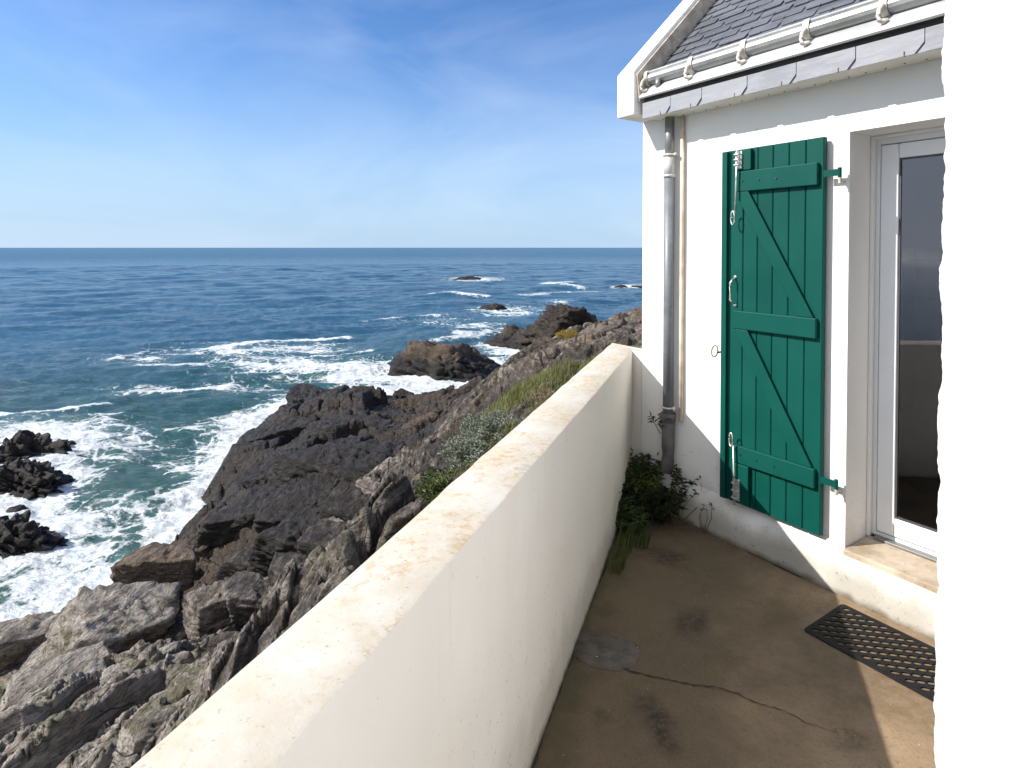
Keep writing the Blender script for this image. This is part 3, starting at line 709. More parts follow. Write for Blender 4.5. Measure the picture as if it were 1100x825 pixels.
for (px, py, dr, sz, sd, rz, tilt, tn, ru, lb) in (
    (345,434,9.6,(5.8,4.2,2.6),61,-.2,(.06,.08),.14,.05,'black knobbly crest block at the seaward tip of the headland'),
    (300,472,9.5,(4.6,3.6,2.4),62,.2,(.05,-.10),.13,.05,'black shoulder block on the left edge of the headland above the green water'),
    (372,503,7.5,(6.0,3.2,1.9),63,-.25,(.10,.05),.17,.05,'wide smooth black slab across the middle of the headland'),
    (287,556,8.4,(4.2,3.0,2.6),64,.1,(.12,-.06),.17,.1,'dark slab that drops straight to the white water at the near left of the headland'),
    (335,552,7.1,(4.0,2.6,1.7),65,-.15,(.12,.06),.22,.08,'charcoal slab in the near middle of the black headland'),
    (405,470,8.4,(4.2,2.6,1.8),66,-.1,(.08,.10),.18,.15,'dark hump on the landward crest of the headland facing the inlet'),
    (300,515,8.4,(4.6,2.6,1.7),67,.1,(.10,-.04),.15,.05,'black ledge stepping up from the left edge to the wide smooth slab'),
    (395,556,6.0,(2.6,1.7,1.4),68,-.3,(.12,.14),.30,.1,'grey black block high on the headland just outside the parapet'),
    (330,628,5.7,(2.3,1.3,1.3),69,-.2,(.15,.10),.50,.15,'grey slab beside the parapet between the black headland and the hollows'),
    (288,652,6.5,(1.9,1.2,1.2),70,.3,(.12,.15),.55,.2,'grey striped block at the right rim of the black hollow beside the parapet'),
    (268,722,5.5,(1.7,1.0,1.1),72,.5,(.12,.15),.6,.2,'brown grey block under the parapet line, right of the pale slabs'),
    (303,684,5.3,(1.6,1.0,1.1),73,.2,(.14,.12),.5,.2,'small grey block tight against the parapet line above the hollow'),
    (322,592,6.6,(2.6,1.5,1.5),74,-.1,(.12,.10),.36,.1,'charcoal block wedged between the black slabs and the grey slab'),
    (372,590,5.4,(2.2,1.3,1.2),71,-.3,(.12,.12),.42,.15,'brownish grey block outside the parapet, above the grey slab')):
    rock('boulder', px, py, dr, sz, sd, lb, 'rock', sink=.55, tone=tn, rust=ru, boxy=3, rough=.11, sub=6, rz=rz, tilt=tilt)
# loose blocks among the foreground slabs
rock('boulder', 172, 628, 8.3, (2.3, 1.5, 1.45), 31, 'orange brown angular boulder jutting over a black hollow', 'boulder', sink=.25, tone=.62, rust=.75, boxy=3, rough=.13, rz=.35, tilt=(.1, -.12))
rock('boulder', 232, 672, 6.9, (1.25, 1.05, 1.25), 32, 'pale fractured block standing between two black hollows', 'boulder', sink=.3, tone=.78, rust=.45, boxy=4, rough=.16, rz=.6)
rock('boulder', 208, 606, 9.2, (1.6, 1.3, 1.1), 33, 'dark brown block behind the orange boulder by the white water', 'boulder', sink=.3, tone=.3, rust=.6, boxy=4, rough=.14, rz=.2)
rock('boulder', 118, 688, 7.0, (2.6, 1.7, 1.5), 51, 'biggest pale sloping slab, its right end broken off above a black hollow', 'boulder', sink=.42, tone=.88, rust=.1, boxy=4, rough=.15, rz=.75, tilt=(.10, .18))
rock('boulder', 60, 745, 6.6, (2.2, 1.2, 1.0), 52, 'long grey banded slab below the biggest pale slab, near the left picture edge', 'boulder', sink=.5, tone=.95, rust=.1, boxy=3, rough=.10, rz=.8, tilt=(.1, .12))
rock('boulder', 185, 790, 5.3, (1.7, .8, .8), 53, 'grey striped slab touching the parapet line at the bottom of the picture', 'boulder', sink=.5, tone=.95, rust=.1, boxy=3, rough=.10, rz=.85, tilt=(.1, .15))
rock('boulder', 35, 690, 7.9, (2.2, 1.3, 1.1), 54, 'weathered grey slab at the water side of the foreground rocks', 'boulder', sink=.5, tone=.75, rust=.2, boxy=3, rough=.12, rz=.7, tilt=(.1, .1))
rock('boulder', 285, 610, 7.3, (2.4, 1.5, 1.4), 55, 'smooth dark slab at the near foot of the black headland', 'boulder', sink=.5, tone=.42, rust=.15, boxy=3, rough=.10, rz=-.2, tilt=(.15, .1))
rock('boulder', 126, 735, 6.2, (.72, .5, .42), 34, 'small grey block on the moss between the foreground slabs', 'boulder', sink=.35, tone=.9, rust=.1, boxy=4, rough=.14, rz=.4)
rock('boulder', 207, 738, 5.7, (1.0, .55, .5), 35, 'pale split slab edge under the parapet foot', 'boulder', sink=.4, tone=.95, rust=.1, boxy=4, rough=.14, rz=-.4)
rock('boulder', 95, 722, 6.6, (.7, .5, .5), 36, 'grey upright block wedged in the crack of the pale slab', 'boulder', sink=.35, tone=.9, rust=.15, boxy=4, rough=.14, rz=.8)
rock('boulder', 70, 776, 6.0, (.16, .13, .12), 37, 'single white pebble lying on the foreground rock', 'pebble', sink=.2, tone=1.0, rust=0, sub=4, rough=.05, lump=.1)
rock('boulder', 244, 705, 5.7, (.8, .5, .45), 38, 'dark grey block in the shadowed gap by the parapet', 'boulder', sink=.3, tone=.5, rust=.2, boxy=4, rough=.14, rz=.7)
rock('boulder', 405, 535, 5.7, (1.6, .8, .7), 39, 'pale streaked block on the black headland near the parapet', 'boulder', sink=.4, tone=.85, rust=.25, boxy=4, rough=.14, rz=-.5, tilt=(0, .2))
rock('boulder', 360, 585, 6.0, (1.5, .9, .9), 40, 'grey block with pale left face low on the black headland', 'boulder', sink=.4, tone=.75, rust=.25, boxy=4, rough=.14, rz=-.6)
rock('boulder', 445, 505, 6.0, (1.3, .9, .8), 41, 'brown angular block below the silver shrub', 'boulder', sink=.4, tone=.42, rust=.4, boxy=4, rough=.16, rz=.2)
rock('boulder', 455, 460, 7.2, (1.6, 1.1, .9), 42, 'rusty rock lump at the crest of the headland by the inlet', 'boulder', sink=.4, tone=.35, rust=.7, planes=13)
rock('boulder', 583, 388, 3.9, (1.7, 1.2, 1.2), 43, 'dark craggy knob under the yellow lichen at the grass edge', 'boulder', sink=.35, tone=.3, rust=.5, planes=14, rough=.2, lump=.35)
rock('boulder', 632, 381, 3.0, (1.0, .8, .6), 44, 'rust stained ledge block behind the parapet end', 'boulder', sink=.4, tone=.42, rust=.8, planes=13, rough=.18)

# ================================================================== SEA
sa = np.concatenate([np.linspace(-180, -62, 80)[:-1], np.linspace(-62, 24, 720)[:-1], np.linspace(24, 180, 60)])
sr = [10.0]
while sr[-1] < 420: sr.append(sr[-1] * 1.0058)
while sr[-1] < 90000: sr.append(sr[-1] * 1.06)
sr = np.array(sr)
AA, RR = np.meshgrid(np.radians(sa), sr)
X = (RR * np.sin(AA)).ravel(); Yv = (RR * np.cos(AA)).ravel(); Rr = RR.ravel()
rng = np.random.default_rng(5)
Z = np.zeros_like(X)
xx = X + 1.5 * fbm2(X * .05, Yv * .05, 3, 71) * 4; yy = Yv + 1.5 * fbm2(X * .05 + 70, Yv * .05, 3, 72) * 4
for i in range(34):
    lam = 1.1 * (32 / 1.1) ** (i / 33.0); th = R(-62) + rng.normal() * .45
    k = 2 * math.pi / lam; amp = .0080 * lam ** .72
    ph = k * (xx * math.cos(th) + yy * math.sin(th)) + rng.uniform(0, 6.28)
    s = np.sin(ph); Z += amp * (s - .25 * np.cos(2 * ph)) * sstep(.0, 1.0, np.clip((lam - Rr * .008) / (lam * .7), 0, 1))
Z += .10 * fbm2(X * .9, Yv * .9, 3, 77) * (Rr < 140)
near = Rr < 420
foam = np.zeros_like(X)
xb, yb = X[near], Yv[near]
bz, _, _ = base_surf(xb, yb)
fz = .60 * sstep(-12.3, -10.4, bz)
# patches of white water: photo x, y, half width, half depth (in photo pixels), strength
for (px, py, rx, ry, k) in ((60,470,110,26,.58),(60,600,95,60,.48),(25,540,70,40,.46),(188,575,38,38,.62),(110,560,90,30,.22),(40,655,80,30,.42),(300,390,90,16,.42),(400,400,70,14,.48),(330,372,60,8,.36),(440,418,40,12,.55),(500,400,60,12,.26),
        (210,455,40,10,.22),(150,385,60,8,.26),(250,415,60,10,.25),(510,300,34,3.0,.5),(545,333,40,6,.46),(520,355,50,5,.38),(560,376,40,5,.75),(500,352,60,4,.25),(676,308,18,2.2,.5),(600,326,20,4,.3),(470,340,40,4,.22),(555,395,20,16,.35),(230,520,30,40,.15),(250,375,110,10,.30),(150,420,80,8,.28),(330,395,60,10,.40),(470,345,60,6,.24),(190,500,40,20,.24),(140,545,50,25,.30)):
    c = at(px, py, W); a = at(px + rx, py, W); n0 = at(px, py - ry, W); f0 = at(px, py + ry, W)
    hw = abs(a[0] - c[0]); hd = abs(n0[1] - f0[1]) / 2; sl = c[0] / c[1]
    dx = (xb - c[0]) - sl * (yb - c[1]); dy = yb - c[1]
    fz = np.maximum(fz, k * np.exp(-((dx / hw) ** 2 + (dy / hd) ** 2) * .9) + fz * .6 * np.exp(-((dx / hw) ** 2 + (dy / hd) ** 2)))
CREST = np.zeros_like(xb)
# breaking crests: thin lines
for (pts, wd, k) in ((((0,447),(50,444),(105,437)),.7,.7),(((142,424),(190,421),(245,414)),.8,.62),(((228,376),(290,366),(370,362)),1.1,.66),(((150,395),(215,392)),.8,.45),(((465,316),(520,318)),1.8,.5),(((590,304),(625,309)),2.2,.5),(((560,317),(640,313)),2.2,.4),(((585,305),(612,303)),2.2,.5),(((180,463),(235,458)),.4,.45),(((60,452),(130,446)),.4,.4),(((455,372),(525,358)),1.0,.45),(((340,383),(400,378)),.9,.5),(((105,390),(160,377)),.7,.4),(((480,354),(520,350)),1.2,.4),(((390,345),(440,340)),1.2,.3)):
    q = [at(px, py, W)[:2] for px, py in pts]
    for (a, b) in zip(q[:-1], q[1:]):
        a = np.array(a); b = np.array(b); ab = b - a
        t = np.clip(((xb - a[0]) * ab[0] + (yb - a[1]) * ab[1]) / (ab @ ab), 0, 1)
        d = np.hypot(xb - a[0] - t * ab[0], yb - a[1] - t * ab[1]) + .5 * wd * noise2(xb * .35, yb * .35, 8)
        fz = np.maximum(fz, k * np.exp(-(d / wd) ** 2)); CREST = np.maximum(CREST, .42 * wd ** .5 * k * np.exp(-(d / (wd * 1.3)) ** 2))
for (x, y, s) in FOAM_ROCKS:
    d = np.hypot(xb - x, yb - y)
    fz = np.maximum(fz, .58 * np.exp(-(np.maximum(0, d - s * .38) / (1.0 + s * .16)) ** 2))
foam[near] = np.clip(fz * 1.2, 0, .82)
depth = np.ones_like(X); depth[near] = sstep(-10.5, -13.5, bz)
Z[near] += foam[near] * .16 * fbm2(xb * 1.6, yb * 1.6, 4, 78, .6)
Z[near] += CREST
V = np.stack([X, Yv, SEA + Z], 1)
me = grid_mesh('sea', V, len(sa), len(sr))
set_attr(me, 'foam', foam); set_attr(me, 'depth', depth)
def m_sea():
    b = NB('sea_water'); p = b.pos
    foam = b.attr('foam')
    dist = b.vmath('LENGTH', p)
    wp = b.vmath('ADD', p, b.vmath('SCALE', b.vmath('SUBTRACT', b.noisec(p, .35, 4), (.5, .5, .5)), None, 2.4))
    wpm = b.map(wp, (1, 1, 0), (0, 0, R(25)))
    a1 = b.noise(b.map(wp, (.5, 1.1, 0), (0, 0, R(25))), .55, 7, .68, .6)
    lace = b.voro(wpm, .95, 'DISTANCE_TO_EDGE'); lace2 = b.voro(b.vmath('ADD', wpm, (7, 3, 0)), 2.6, 'DISTANCE_TO_EDGE')
    lc = b.math('ADD', b.rng(lace, 0, .16, .20, 0), b.rng(lace2, 0, .14, .10, 0))
    v = b.math('ADD', foam, b.math('MULTIPLY', b.math('SUBTRACT', a1, .5), 1.55)); v = b.math('ADD', v, lc)
    v = b.math('ADD', v, b.math('MULTIPLY', b.math('SUBTRACT', b.noise(p, 5, 6, .75), .5), .55))
    mask = b.math('MULTIPLY', b.rng(v, .44, .64), b.rng(foam, .05, .24))
    # water colour: green in the shallows, blue outside
    sh = b.rng(dist, 30, 95, 1, 0)
    big = b.noise(b.map(p, (.4, 1.2, 0)), .03, 4)
    deepc = b.mix(b.rng(big, .35, .65), (0.017, 0.068, 0.118), (0.023, 0.084, 0.142))
    col = b.mix(sh, deepc, (0.014, 0.058, 0.047))
    aer = b.math('MULTIPLY', b.rng(b.math('ADD', foam, b.math('MULTIPLY', a1, .3)), .25, .75), .35)
    col = b.mix(aer, col, (0.13, 0.27, 0.25))
    fc = b.mix(b.rng(b.noise(p, 3, 5, .7), .3, .7), (0.42, 0.47, 0.48), (0.78, 0.79, 0.79))
    col = b.mix(mask, col, fc)
    h1 = b.noise(b.map(p, (.6, 1.5, .6), (0, 0, R(22))), .55, 8, .62, .5)
    h2 = b.noise(b.map(p, (.5, 1.4, .5), (0, 0, R(30))), .06, 7, .6, .3)
    h3 = b.noise(b.map(p, (.7, 1.6, .7), (0, 0, R(15))), 2.6, 5, .65, .4)
    hh = b.math('ADD', b.math('MULTIPLY', h1, 1.0), b.math('MULTIPLY', h2, 2.3)); hh = b.math('ADD', hh, b.math('MULTIPLY', h3, .30))
    nr = b.bump(hh, .9, .5)
    nr = b.bump(b.math('ADD', mask, b.math('MULTIPLY', b.math('MULTIPLY', b.noise(p, 9, 5, .7), mask), .6)), .6, .10, nr)
    rg = b.math('ADD', b.rng(dist, 40, 900, .12, .30), b.math('MULTIPLY', mask, .6))
    b.b.inputs['IOR'].default_value = 1.33
    b.put(b.b.inputs['Specular IOR Level'], b.rng(dist, 60, 800, .5, .22))
    return b.done(col, rg, 0, nr)
tag(link('sea', me, m_sea(), None, True), kind='structure')

# ================================================================== TERRACE
bm = BM()
fl = [(P0 - dB * -.0 + mm * .002 - NN * .0), (P0 - dB * 5.0), (P0 - dB * 5.0 - NN * 6.5), (P0 + mm * .002 - dA * 8.0)]
prism(bm, [tuple(q) for q in fl], 0, 'z', -.35, 0.0)
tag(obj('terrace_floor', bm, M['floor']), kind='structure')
# repaired patch and the long crack
def m_patch():
    b = NB('grey_mortar'); n = b.noise(b.pos, 14, 6, .65)
    col = b.mix(b.rng(n, .3, .7), (.058, .048, .037), (.125, .106, .084)); col = b.mix(b.rng(b.noise(b.pos, 40, 2), .735, .75), col, (.7, .68, .63))
    return b.done(col, .85, 0, b.bump(b.noise(b.pos, 50, 5, .7), .5, .008))
bm = BM()
pp = [at(*q, EYE)[:2] for q in ((617,682),(628,680),(645,685),(664,687),(680,691),(687,698),(684,708),(677,716),(662,720),(648,718),(632,713),(618,705))]
vc = bm.verts.new((*np.mean(pp, 0), .011)); ring = [bm.verts.new((x, y, .0115)) for x, y in pp]; low = [bm.verts.new((x + (x - vc.co.x) * .06, y + (y - vc.co.y) * .06, .001)) for x, y in pp]
for i in range(len(pp)):
    j = (i + 1) % len(pp); bm.faces.new((vc, ring[i], ring[j])); bm.faces.new((ring[i], low[i], low[j], ring[j]))
bmesh.ops.recalc_face_normals(bm, faces=bm.faces)
tag(obj('concrete_patch', bm, m_patch(), None, True), kind='structure')
M['crack'] = m_plain('crack_dirt', (.030, .024, .019), .95, 0, .3, 20)
def crack_mesh(pts, w, name='floor_crack', jit=.010):
    bm = BM(); rows = []; rnd = random.Random(3 + len(pts))
    P = [np.array(at(px, py, EYE)[:2]) for px, py in pts]; seq = []
    for a, b in zip(P[:-1], P[1:]):
        k = max(3, int(np.hypot(*(b - a)) / .012))
        for i in range(k): seq.append(a + (b - a) * i / k)
    seq.append(P[-1]); off = 0.0
    for i, q in enumerate(seq):
        off = off * .8 + rnd.uniform(-jit, jit) * .6; f = 1 - i / len(seq)
        ww = w * (.25 + f * .9) * rnd.uniform(.35, 1.3)
        d = seq[min(i + 1, len(seq) - 1)] - seq[max(i - 1, 0)]; d = d / (np.hypot(*d) + 1e-9); nn = np.array([-d[1], d[0]])
        rows.append((bm.verts.new((*(q + nn * (off + ww)), .004)), bm.verts.new((*(q + nn * (off - ww)), .004))))
    for a, b in zip(rows[:-1], rows[1:]): bm.faces.new((a[0], a[1], b[1], b[0]))
    bmesh.ops.recalc_face_normals(bm, faces=bm.faces)
    return tag(obj(name, bm, M['crack']), kind='structure')
crack_mesh([(618,708),(648,720),(672,720),(700,727),(725,734),(745,738),(775,740),(790,746),(815,756),(840,763),(870,778),(900,788)], .0048)

# ================================================================== PARAPET
par = empty('parapet', (P0[0], P0[1], 0), A_ROT)          # local x = mm (to the terrace), y = dA
tag(par, 'long low white rendered parapet with ochre lichened flat top between terrace and rocks', 'wall')
def to_par(q): d = np.array(q) - P0; return float(d @ mm), float(d @ dA)
E1 = to_par(P0 - dB * .088); E2 = to_par(P0 - dB * .088 + NN * .10)
yo = E2[1] + (-.2 - E2[0]) * (-(dB @ dA) / -(dB @ mm) if False else (dB @ dA) / (dB @ mm))
# subdivided rows along the wall so that the hand-trowelled edges can wander
bm = BM(); rows = []; rndp = random.Random(11); ys = np.concatenate([np.arange(-8, -4.2, .25), np.arange(-4.2, -.005, .03), [0.0]])
for i, y in enumerate(ys):
    w = (noise2(np.array([y * 1.3]), np.array([.5]), 4)[0] * .005 + noise2(np.array([y * 9.]), np.array([1.5]), 5)[0] * .006 + noise2(np.array([y * 30.]), np.array([2.5]), 6)[0] * .004)
    w2 = (noise2(np.array([y * 1.1]), np.array([7.5]), 4)[0] * .007 + noise2(np.array([y * 8.]), np.array([9.5]), 5)[0] * .008)
    zt = PTOP + noise2(np.array([y * .9]), np.array([3.5]), 4)[0] * .008
    if y > -.02: w = w2 = 0
    yl = y if y > -.02 else y
    yout = y + (yo if y > -.02 else yo * max(0, 1 + y / .6) if y > -.6 else 0)
    prof = [(0 + w * .2, -.3, yl), (0 + w * .4, .0, yl), (w * .5, .5, yl), (w, zt - .012, yl), (w - .004, zt - .003, yl), (w - .014, zt, yl), (-.1, zt + .003, (yl + yout) / 2),
            (-.2 + w2 + .014, zt, yout), (-.2 + w2 + .003, zt - .004, yout), (-.2 + w2, zt - .014, yout), (-.2 + w2 * .5, .3, yout), (-.2, -3.2, yout)]
    rows.append([bm.verts.new((a, c, b)) for a, b, c in prof])
n = len(rows[0])
for A, B in zip(rows[:-1], rows[1:]):
    for k in range(n): bm.faces.new((A[k], B[k], B[(k + 1) % n], A[(k + 1) % n]))
bm.faces.new(rows[0])
# return piece that closes the corner against the house wall
last = rows[-1]
ex = [bm.verts.new((E1[0], E1[1], z)) for z in (-.3, PTOP)]; ey = [bm.verts.new((E2[0], E2[1], z)) for z in (-3.2, PTOP)]
bm.faces.new((last[0], last[1], last[2], last[3], last[4], last[5], ex[1], ex[0]))
bm.faces.new((last[5], last[6], last[7], ey[1], ex[1]))
bm.faces.new((last[7], last[8], last[9], last[10], last[11], ey[0], ey[1]))
bm.faces.new((ex[0], ex[1], ey[1], ey[0]))
bmesh.ops.recalc_face_normals(bm, faces=bm.faces)
wall = obj('wall', bm, M['parapet'], par, True)
md = wall.modifiers.new('edge', 'EDGE_SPLIT'); md.split_angle = R(38)

# ================================================================== HOUSE  (local x = t along the facade, y = into the house, z up)
house = empty('house', (P0[0], P0[1], 0), H_ROT)
tag(house, 'white rendered cottage with slate roof, green shutter and glazed white door', 'house')
T0, J0, J1, T1 = .092, 1.489, 2.45, 6.0
ZS, ZL, DEP, RIDGE = .20, 2.334, 6.0, -3.0
EV = 2.60                                                # soffit height
# ---- walls
bm = BM()
def wall_panel(x0, x1, z0, z1, nx=1):
    box(bm, x0, x1, 0, .30, z0, z1)
wall_panel(T0, J0, -1.2, 2.66); wall_panel(J1, T1, -1.2, 2.66)
wall_panel(J0, J1, ZL, 2.66); wall_panel(J0, J1, -1.2, ZS - .03)
prism(bm, [(.30, -3.0), (.30, 2.80), (3.0, 5.50), (5.70, 2.80), (5.70, -3.0)], 0, 'x', T0, T0 + .30)
prism(bm, [(.30, -1.2), (.30, 2.80), (3.0, 5.50), (5.70, 2.80), (5.70, -1.2)], 0, 'x', T1 - .30, T1)
box(bm, T0, T1, 5.70, 6.0, -3.0, 2.66)
bmesh.ops.remove_doubles(bm, verts=bm.verts, dist=1e-5)
w_o = obj('wall', bm, M['facade'], house)
# ---- dark room behind the door
bm = BM()
box(bm, T0 + .302, T1 - .302, .302, 5.69, .16, .19)
obj('floor', bm, M['interior_floor'], house)
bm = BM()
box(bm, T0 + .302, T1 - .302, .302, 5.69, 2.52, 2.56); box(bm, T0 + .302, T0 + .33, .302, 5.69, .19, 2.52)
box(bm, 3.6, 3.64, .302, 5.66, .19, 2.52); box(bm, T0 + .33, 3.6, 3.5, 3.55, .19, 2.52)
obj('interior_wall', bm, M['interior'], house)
# ---- plinth with sloping top
bm = BM(); rows = []
for i in range(130):
    t = i * (3.4 / 129)
    w = noise2(np.array([t * 2.2]), np.array([.5]), 14)[0] * .020 + noise2(np.array([t * 9.]), np.array([.5]), 15)[0] * .006
    n0 = .055 + .030 * min(1, t / 1.9) + w * .5; zt = .178 + w * .7
    pr = [(.0, -.02), (-n0 - .006, -.02), (-n0 - .004, .02), (-n0, zt * .6), (-n0 + .004, zt - .014), (-n0 + .014, zt), (-.012, .228 if not (J0 - .02 < t < J1) else .196), (.0, .232 if not (J0 - .02 < t < J1) else .197)]
    rows.append([bm.verts.new((t + .002, y, z)) for y, z in pr])
for A, B in zip(rows[:-1], rows[1:]):
    for k in range(len(A) - 1): bm.faces.new((A[k], B[k], B[k + 1], A[k + 1]))
bm.faces.new(rows[0]); bm.faces.new(rows[-1][::-1]); bmesh.ops.recalc_face_normals(bm, faces=bm.faces)
pl = obj('plinth', bm, M['facade'], house, True); md = pl.modifiers.new('edge', 'EDGE_SPLIT'); md.split_angle = R(35)
# ---- sill
bm = BM()
box(bm, J0 + .003, J1 - .003, -.030, .245, ZS - .029, ZS + .018)
obj('door_sill', bm, M['sill'], house, False, .008)
# ---- reveal stop (narrow rendered rebate against the frame)
bm = BM(); box(bm, J0 + .001, J0 + .016, .215, .248, ZS + .02, ZL - .001); box(bm, J0 + .016, J1 - .001, .215, .248, ZL - .016, ZL - .001)
obj('reveal_bead', bm, M['reveal'], house, False, .003)

# ---- glazed door
door = empty('glazed_door', (0, 0, 0)); door.parent = house
y0, y1 = .25, .30
bm = BM()
fz0, fz1 = ZS + .025, ZL - .002
box(bm, J0 + .002, J0 + .036, y0, y1, fz0, fz1); box(bm, J1 - .036, J1 - .002, y0, y1, fz0, fz1)
box(bm, J0 + .036, J1 - .036, y0, y1, fz1 - .045, fz1); box(bm, J0 + .036, J1 - .036, y0, y1, fz0, fz0 + .022)
obj('door_frame', bm, M['pvc'], door, False, .004)
bm = BM()
s0, s1, g = J0 + .040, J1 - .040, .084
sz0, sz1 = fz0 + .028, fz1 - .049
ya, yb2 = .242, .298
box(bm, s0, s0 + g, ya, yb2, sz0, sz1); box(bm, s1 - g, s1, ya, yb2, sz0, sz1)
box(bm, s0 + g, s1 - g, ya, yb2, sz1 - .075, sz1); box(bm, s0 + g, s1 - g, ya, yb2, sz0, sz0 + .095)
sash = obj('door_sash', bm, M['pvc'], door, False, .007)
bm = BM()
gx0, gx1, gz0, gz1 = s0 + g, s1 - g, sz0 + .095, sz1 - .075
for a in ((gx0, gx0 + .009, gz0, gz1), (gx1 - .009, gx1, gz0, gz1), (gx0 + .009, gx1 - .009, gz0, gz0 + .009), (gx0 + .009, gx1 - .009, gz1 - .009, gz1)):
    box(bm, a[0], a[1], .252, .262, a[2], a[3])
obj('glazing_gasket', bm, M['gasket'], sash)
bm = BM(); v = [bm.verts.new(q) for q in ((gx0 + .002, .258, gz0 + .002), (gx1 - .002, .258, gz0 + .002), (gx1 - .002, .258, gz1 - .002), (gx0 + .002, .258, gz1 - .002))]; bm.faces.new(v)
obj('glass_pane', bm, M['glass'], sash)
bm = BM(); box(bm, J0 + .04, J1 - .04, .205, .249, ZS + .019, ZS + .032)
obj('threshold_strip', bm, M['zinc'], door, False, .003)

# ---- shutter folded back against the wall
sh = empty('shutter', (0, 0, 0)); sh.parent = house
SX0, SX1, SZ0, SZ1 = .790, 1.386, .248, 2.320
yb_, yf = -.020, -.052                                    # back and front of the boards
bm = BM(); edges = [SX0, .836, .920, 1.012, 1.105, 1.198, 1.291, SX1]
for i, (a, b) in enumerate(zip(edges[:-1], edges[1:])):
    ga = .0014 if i else 0; gb = .0014 if i < len(edges) - 2 else 0
    c = .004
    prism(bm, [(a + ga, yb_), (b - gb, yb_), (b - gb, yf + c), (b - gb - c, yf), (a + ga + c, yf), (a + ga, yf + c)], 0, 'z', SZ0, SZ1)
box(bm, SX0 + .01, SX1 - .01, yb_ - .006, yb_ + .004, SZ0 + .004, SZ1 - .004)
obj('board_panel', bm, M['green'], sh)
bm = BM(); box(bm, SX0 - .002, SX0 + .034, yf - .020, yf - .0005, SZ0 + .003, SZ1 - .003); obj('edge_strip', bm, M['green'], sh, False, .004)
def batten(z0, z1, x0=.872, x1=1.366):
    bm = BM(); box(bm, x0, x1, yf - .027, yf - .0005, z0, z1); o = obj('batten', bm, M['green'], sh, False, .005); return o
for z0, z1 in ((2.073, 2.190), (1.277, 1.383), (.493, .596)): b_o = batten(z0, z1)
for (zt, zb_) in ((2.0725, 1.3835), (1.2765, .5965)):
    bm = BM()
    prism(bm, [(.880, zt), (.966, zt), (1.352, zb_), (1.266, zb_)], 0, 'y', yf - .024, yf - .0006)
    obj('brace', bm, M['green'], sh, False, .004)
bm = BM(); box(bm, .872, .984, yf - .027, yf - .0005, 2.194, 2.313); obj('lock_block', bm, M['green'], sh, False, .005)
bm = BM(); box(bm, .872, .984, yf - .027, yf - .0005, .262, .4895); obj('lock_block', bm, M['green'], sh, False, .005)
for z in (2.13, .545):                                   # hinge straps run behind the battens to pins on the wall
    bm = BM(); box(bm, SX1 + .0005, SX1 + .075, yf - .004, yf + .002, z - .017, z + .017)
    tube(bm, [(SX1 + .080, yf + .002, z - .024), (SX1 + .080, yf + .002, z + .024)], .0095, 10)
    box(bm, 1.30, SX1 - .0005, yf - .0335, yf - .0275, z - .012, z + .012) if False else None
    hg = obj('hinge_strap', bm, M['green'], sh)
    bm = BM(); tube(bm, [(SX1 + .080, yf + .004, z - .055), (SX1 + .080, yf + .004, z - .025)], .008, 10)
    tube(bm, [(SX1 + .080, yf + .004, z - .045), (SX1 + .080, .01, z - .045)], .006, 8)
    obj('hinge_pin', bm, M['hook'], hg)
for z in (2.131, .545):
    for k in range(3):
        x = .93 + k * .105; bm = BM()
        tube(bm, [(x, yf - .0272, z + .004 - .003 * k), (x, yf - .0315, z + .004 - .003 * k)], .0062, 8)
        obj('screw', bm, M['screw'], sh)
def bolt(z_end, z_loop, zp0, zp1):
    bm = BM(); x = .909; y = yf - .046
    tube(bm, [(x, y, z_end), (x - .010, y, z_loop)], .0055, 8)
    s = -1 if z_loop < z_end else 1
    pts = []
    for k in range(14):
        a = 2 * math.pi * k / 14
        pts.append((x - .024 + .015 * math.cos(a) , y - .003 - .004 * math.cos(a), z_loop + s * .028 + .040 * math.sin(a)))
    tube(bm, pts, .0042, 6, True)
    o = obj('bolt', bm, M['steel'], sh, True)
    bm = BM(); box(bm, x - .022, x + .022, yf - .0325, yf - .0272, zp0, zp1)
    for zz in (zp0 + .02, (zp0 + zp1) / 2, zp1 - .02): tube(bm, [(x - .02, yf - .034, zz), (x - .012, y - .009, zz), (x + .012, y - .009, zz), (x + .02, yf - .034, zz)], .0048, 6)
    obj('bolt_plate', bm, M['steel'], o)
    return o
bolt(2.312, 1.95, 2.205, 2.305)
bolt(.252, .60, .275, .40)
bm = BM()
hx = .872; tube(bm, [(hx, yf - .002, 1.57), (hx, yf - .030, 1.563), (hx - .006, yf - .043, 1.545), (hx - .006, yf - .043, 1.445), (hx, yf - .030, 1.427), (hx, yf - .002, 1.42)], .0052, 8)
for z in (1.578, 1.412): tube(bm, [(hx, yf - .0005, z), (hx, yf - .004, z)], .011, 10)
obj('pull_handle', bm, M['steel'], sh, True)
# ---- wall catch that holds the shutter open
bm = BM(); tube(bm, [(.752, .005, 1.115), (.752, -.055, 1.115)], .006, 8)
tube(bm, [(.738 + .022 * math.cos(a * .523), -.060 + .008 * math.sin(a * .523), 1.122 + .034 * math.sin(a * .523)) for a in range(12)], .0048, 6, True)
obj('shutter_catch', bm, M['dark_steel'], house, True)

# ---- roof: slates, gable coping, gutter, fascia
roof = empty('roof', (0, 0, 0)); roof.parent = house
KX = .262                                                # where the coping ends and slates begin
AP = 2.952                                               # plane of the zinc apron: z - y = AP - 2*... (n + z = AP)
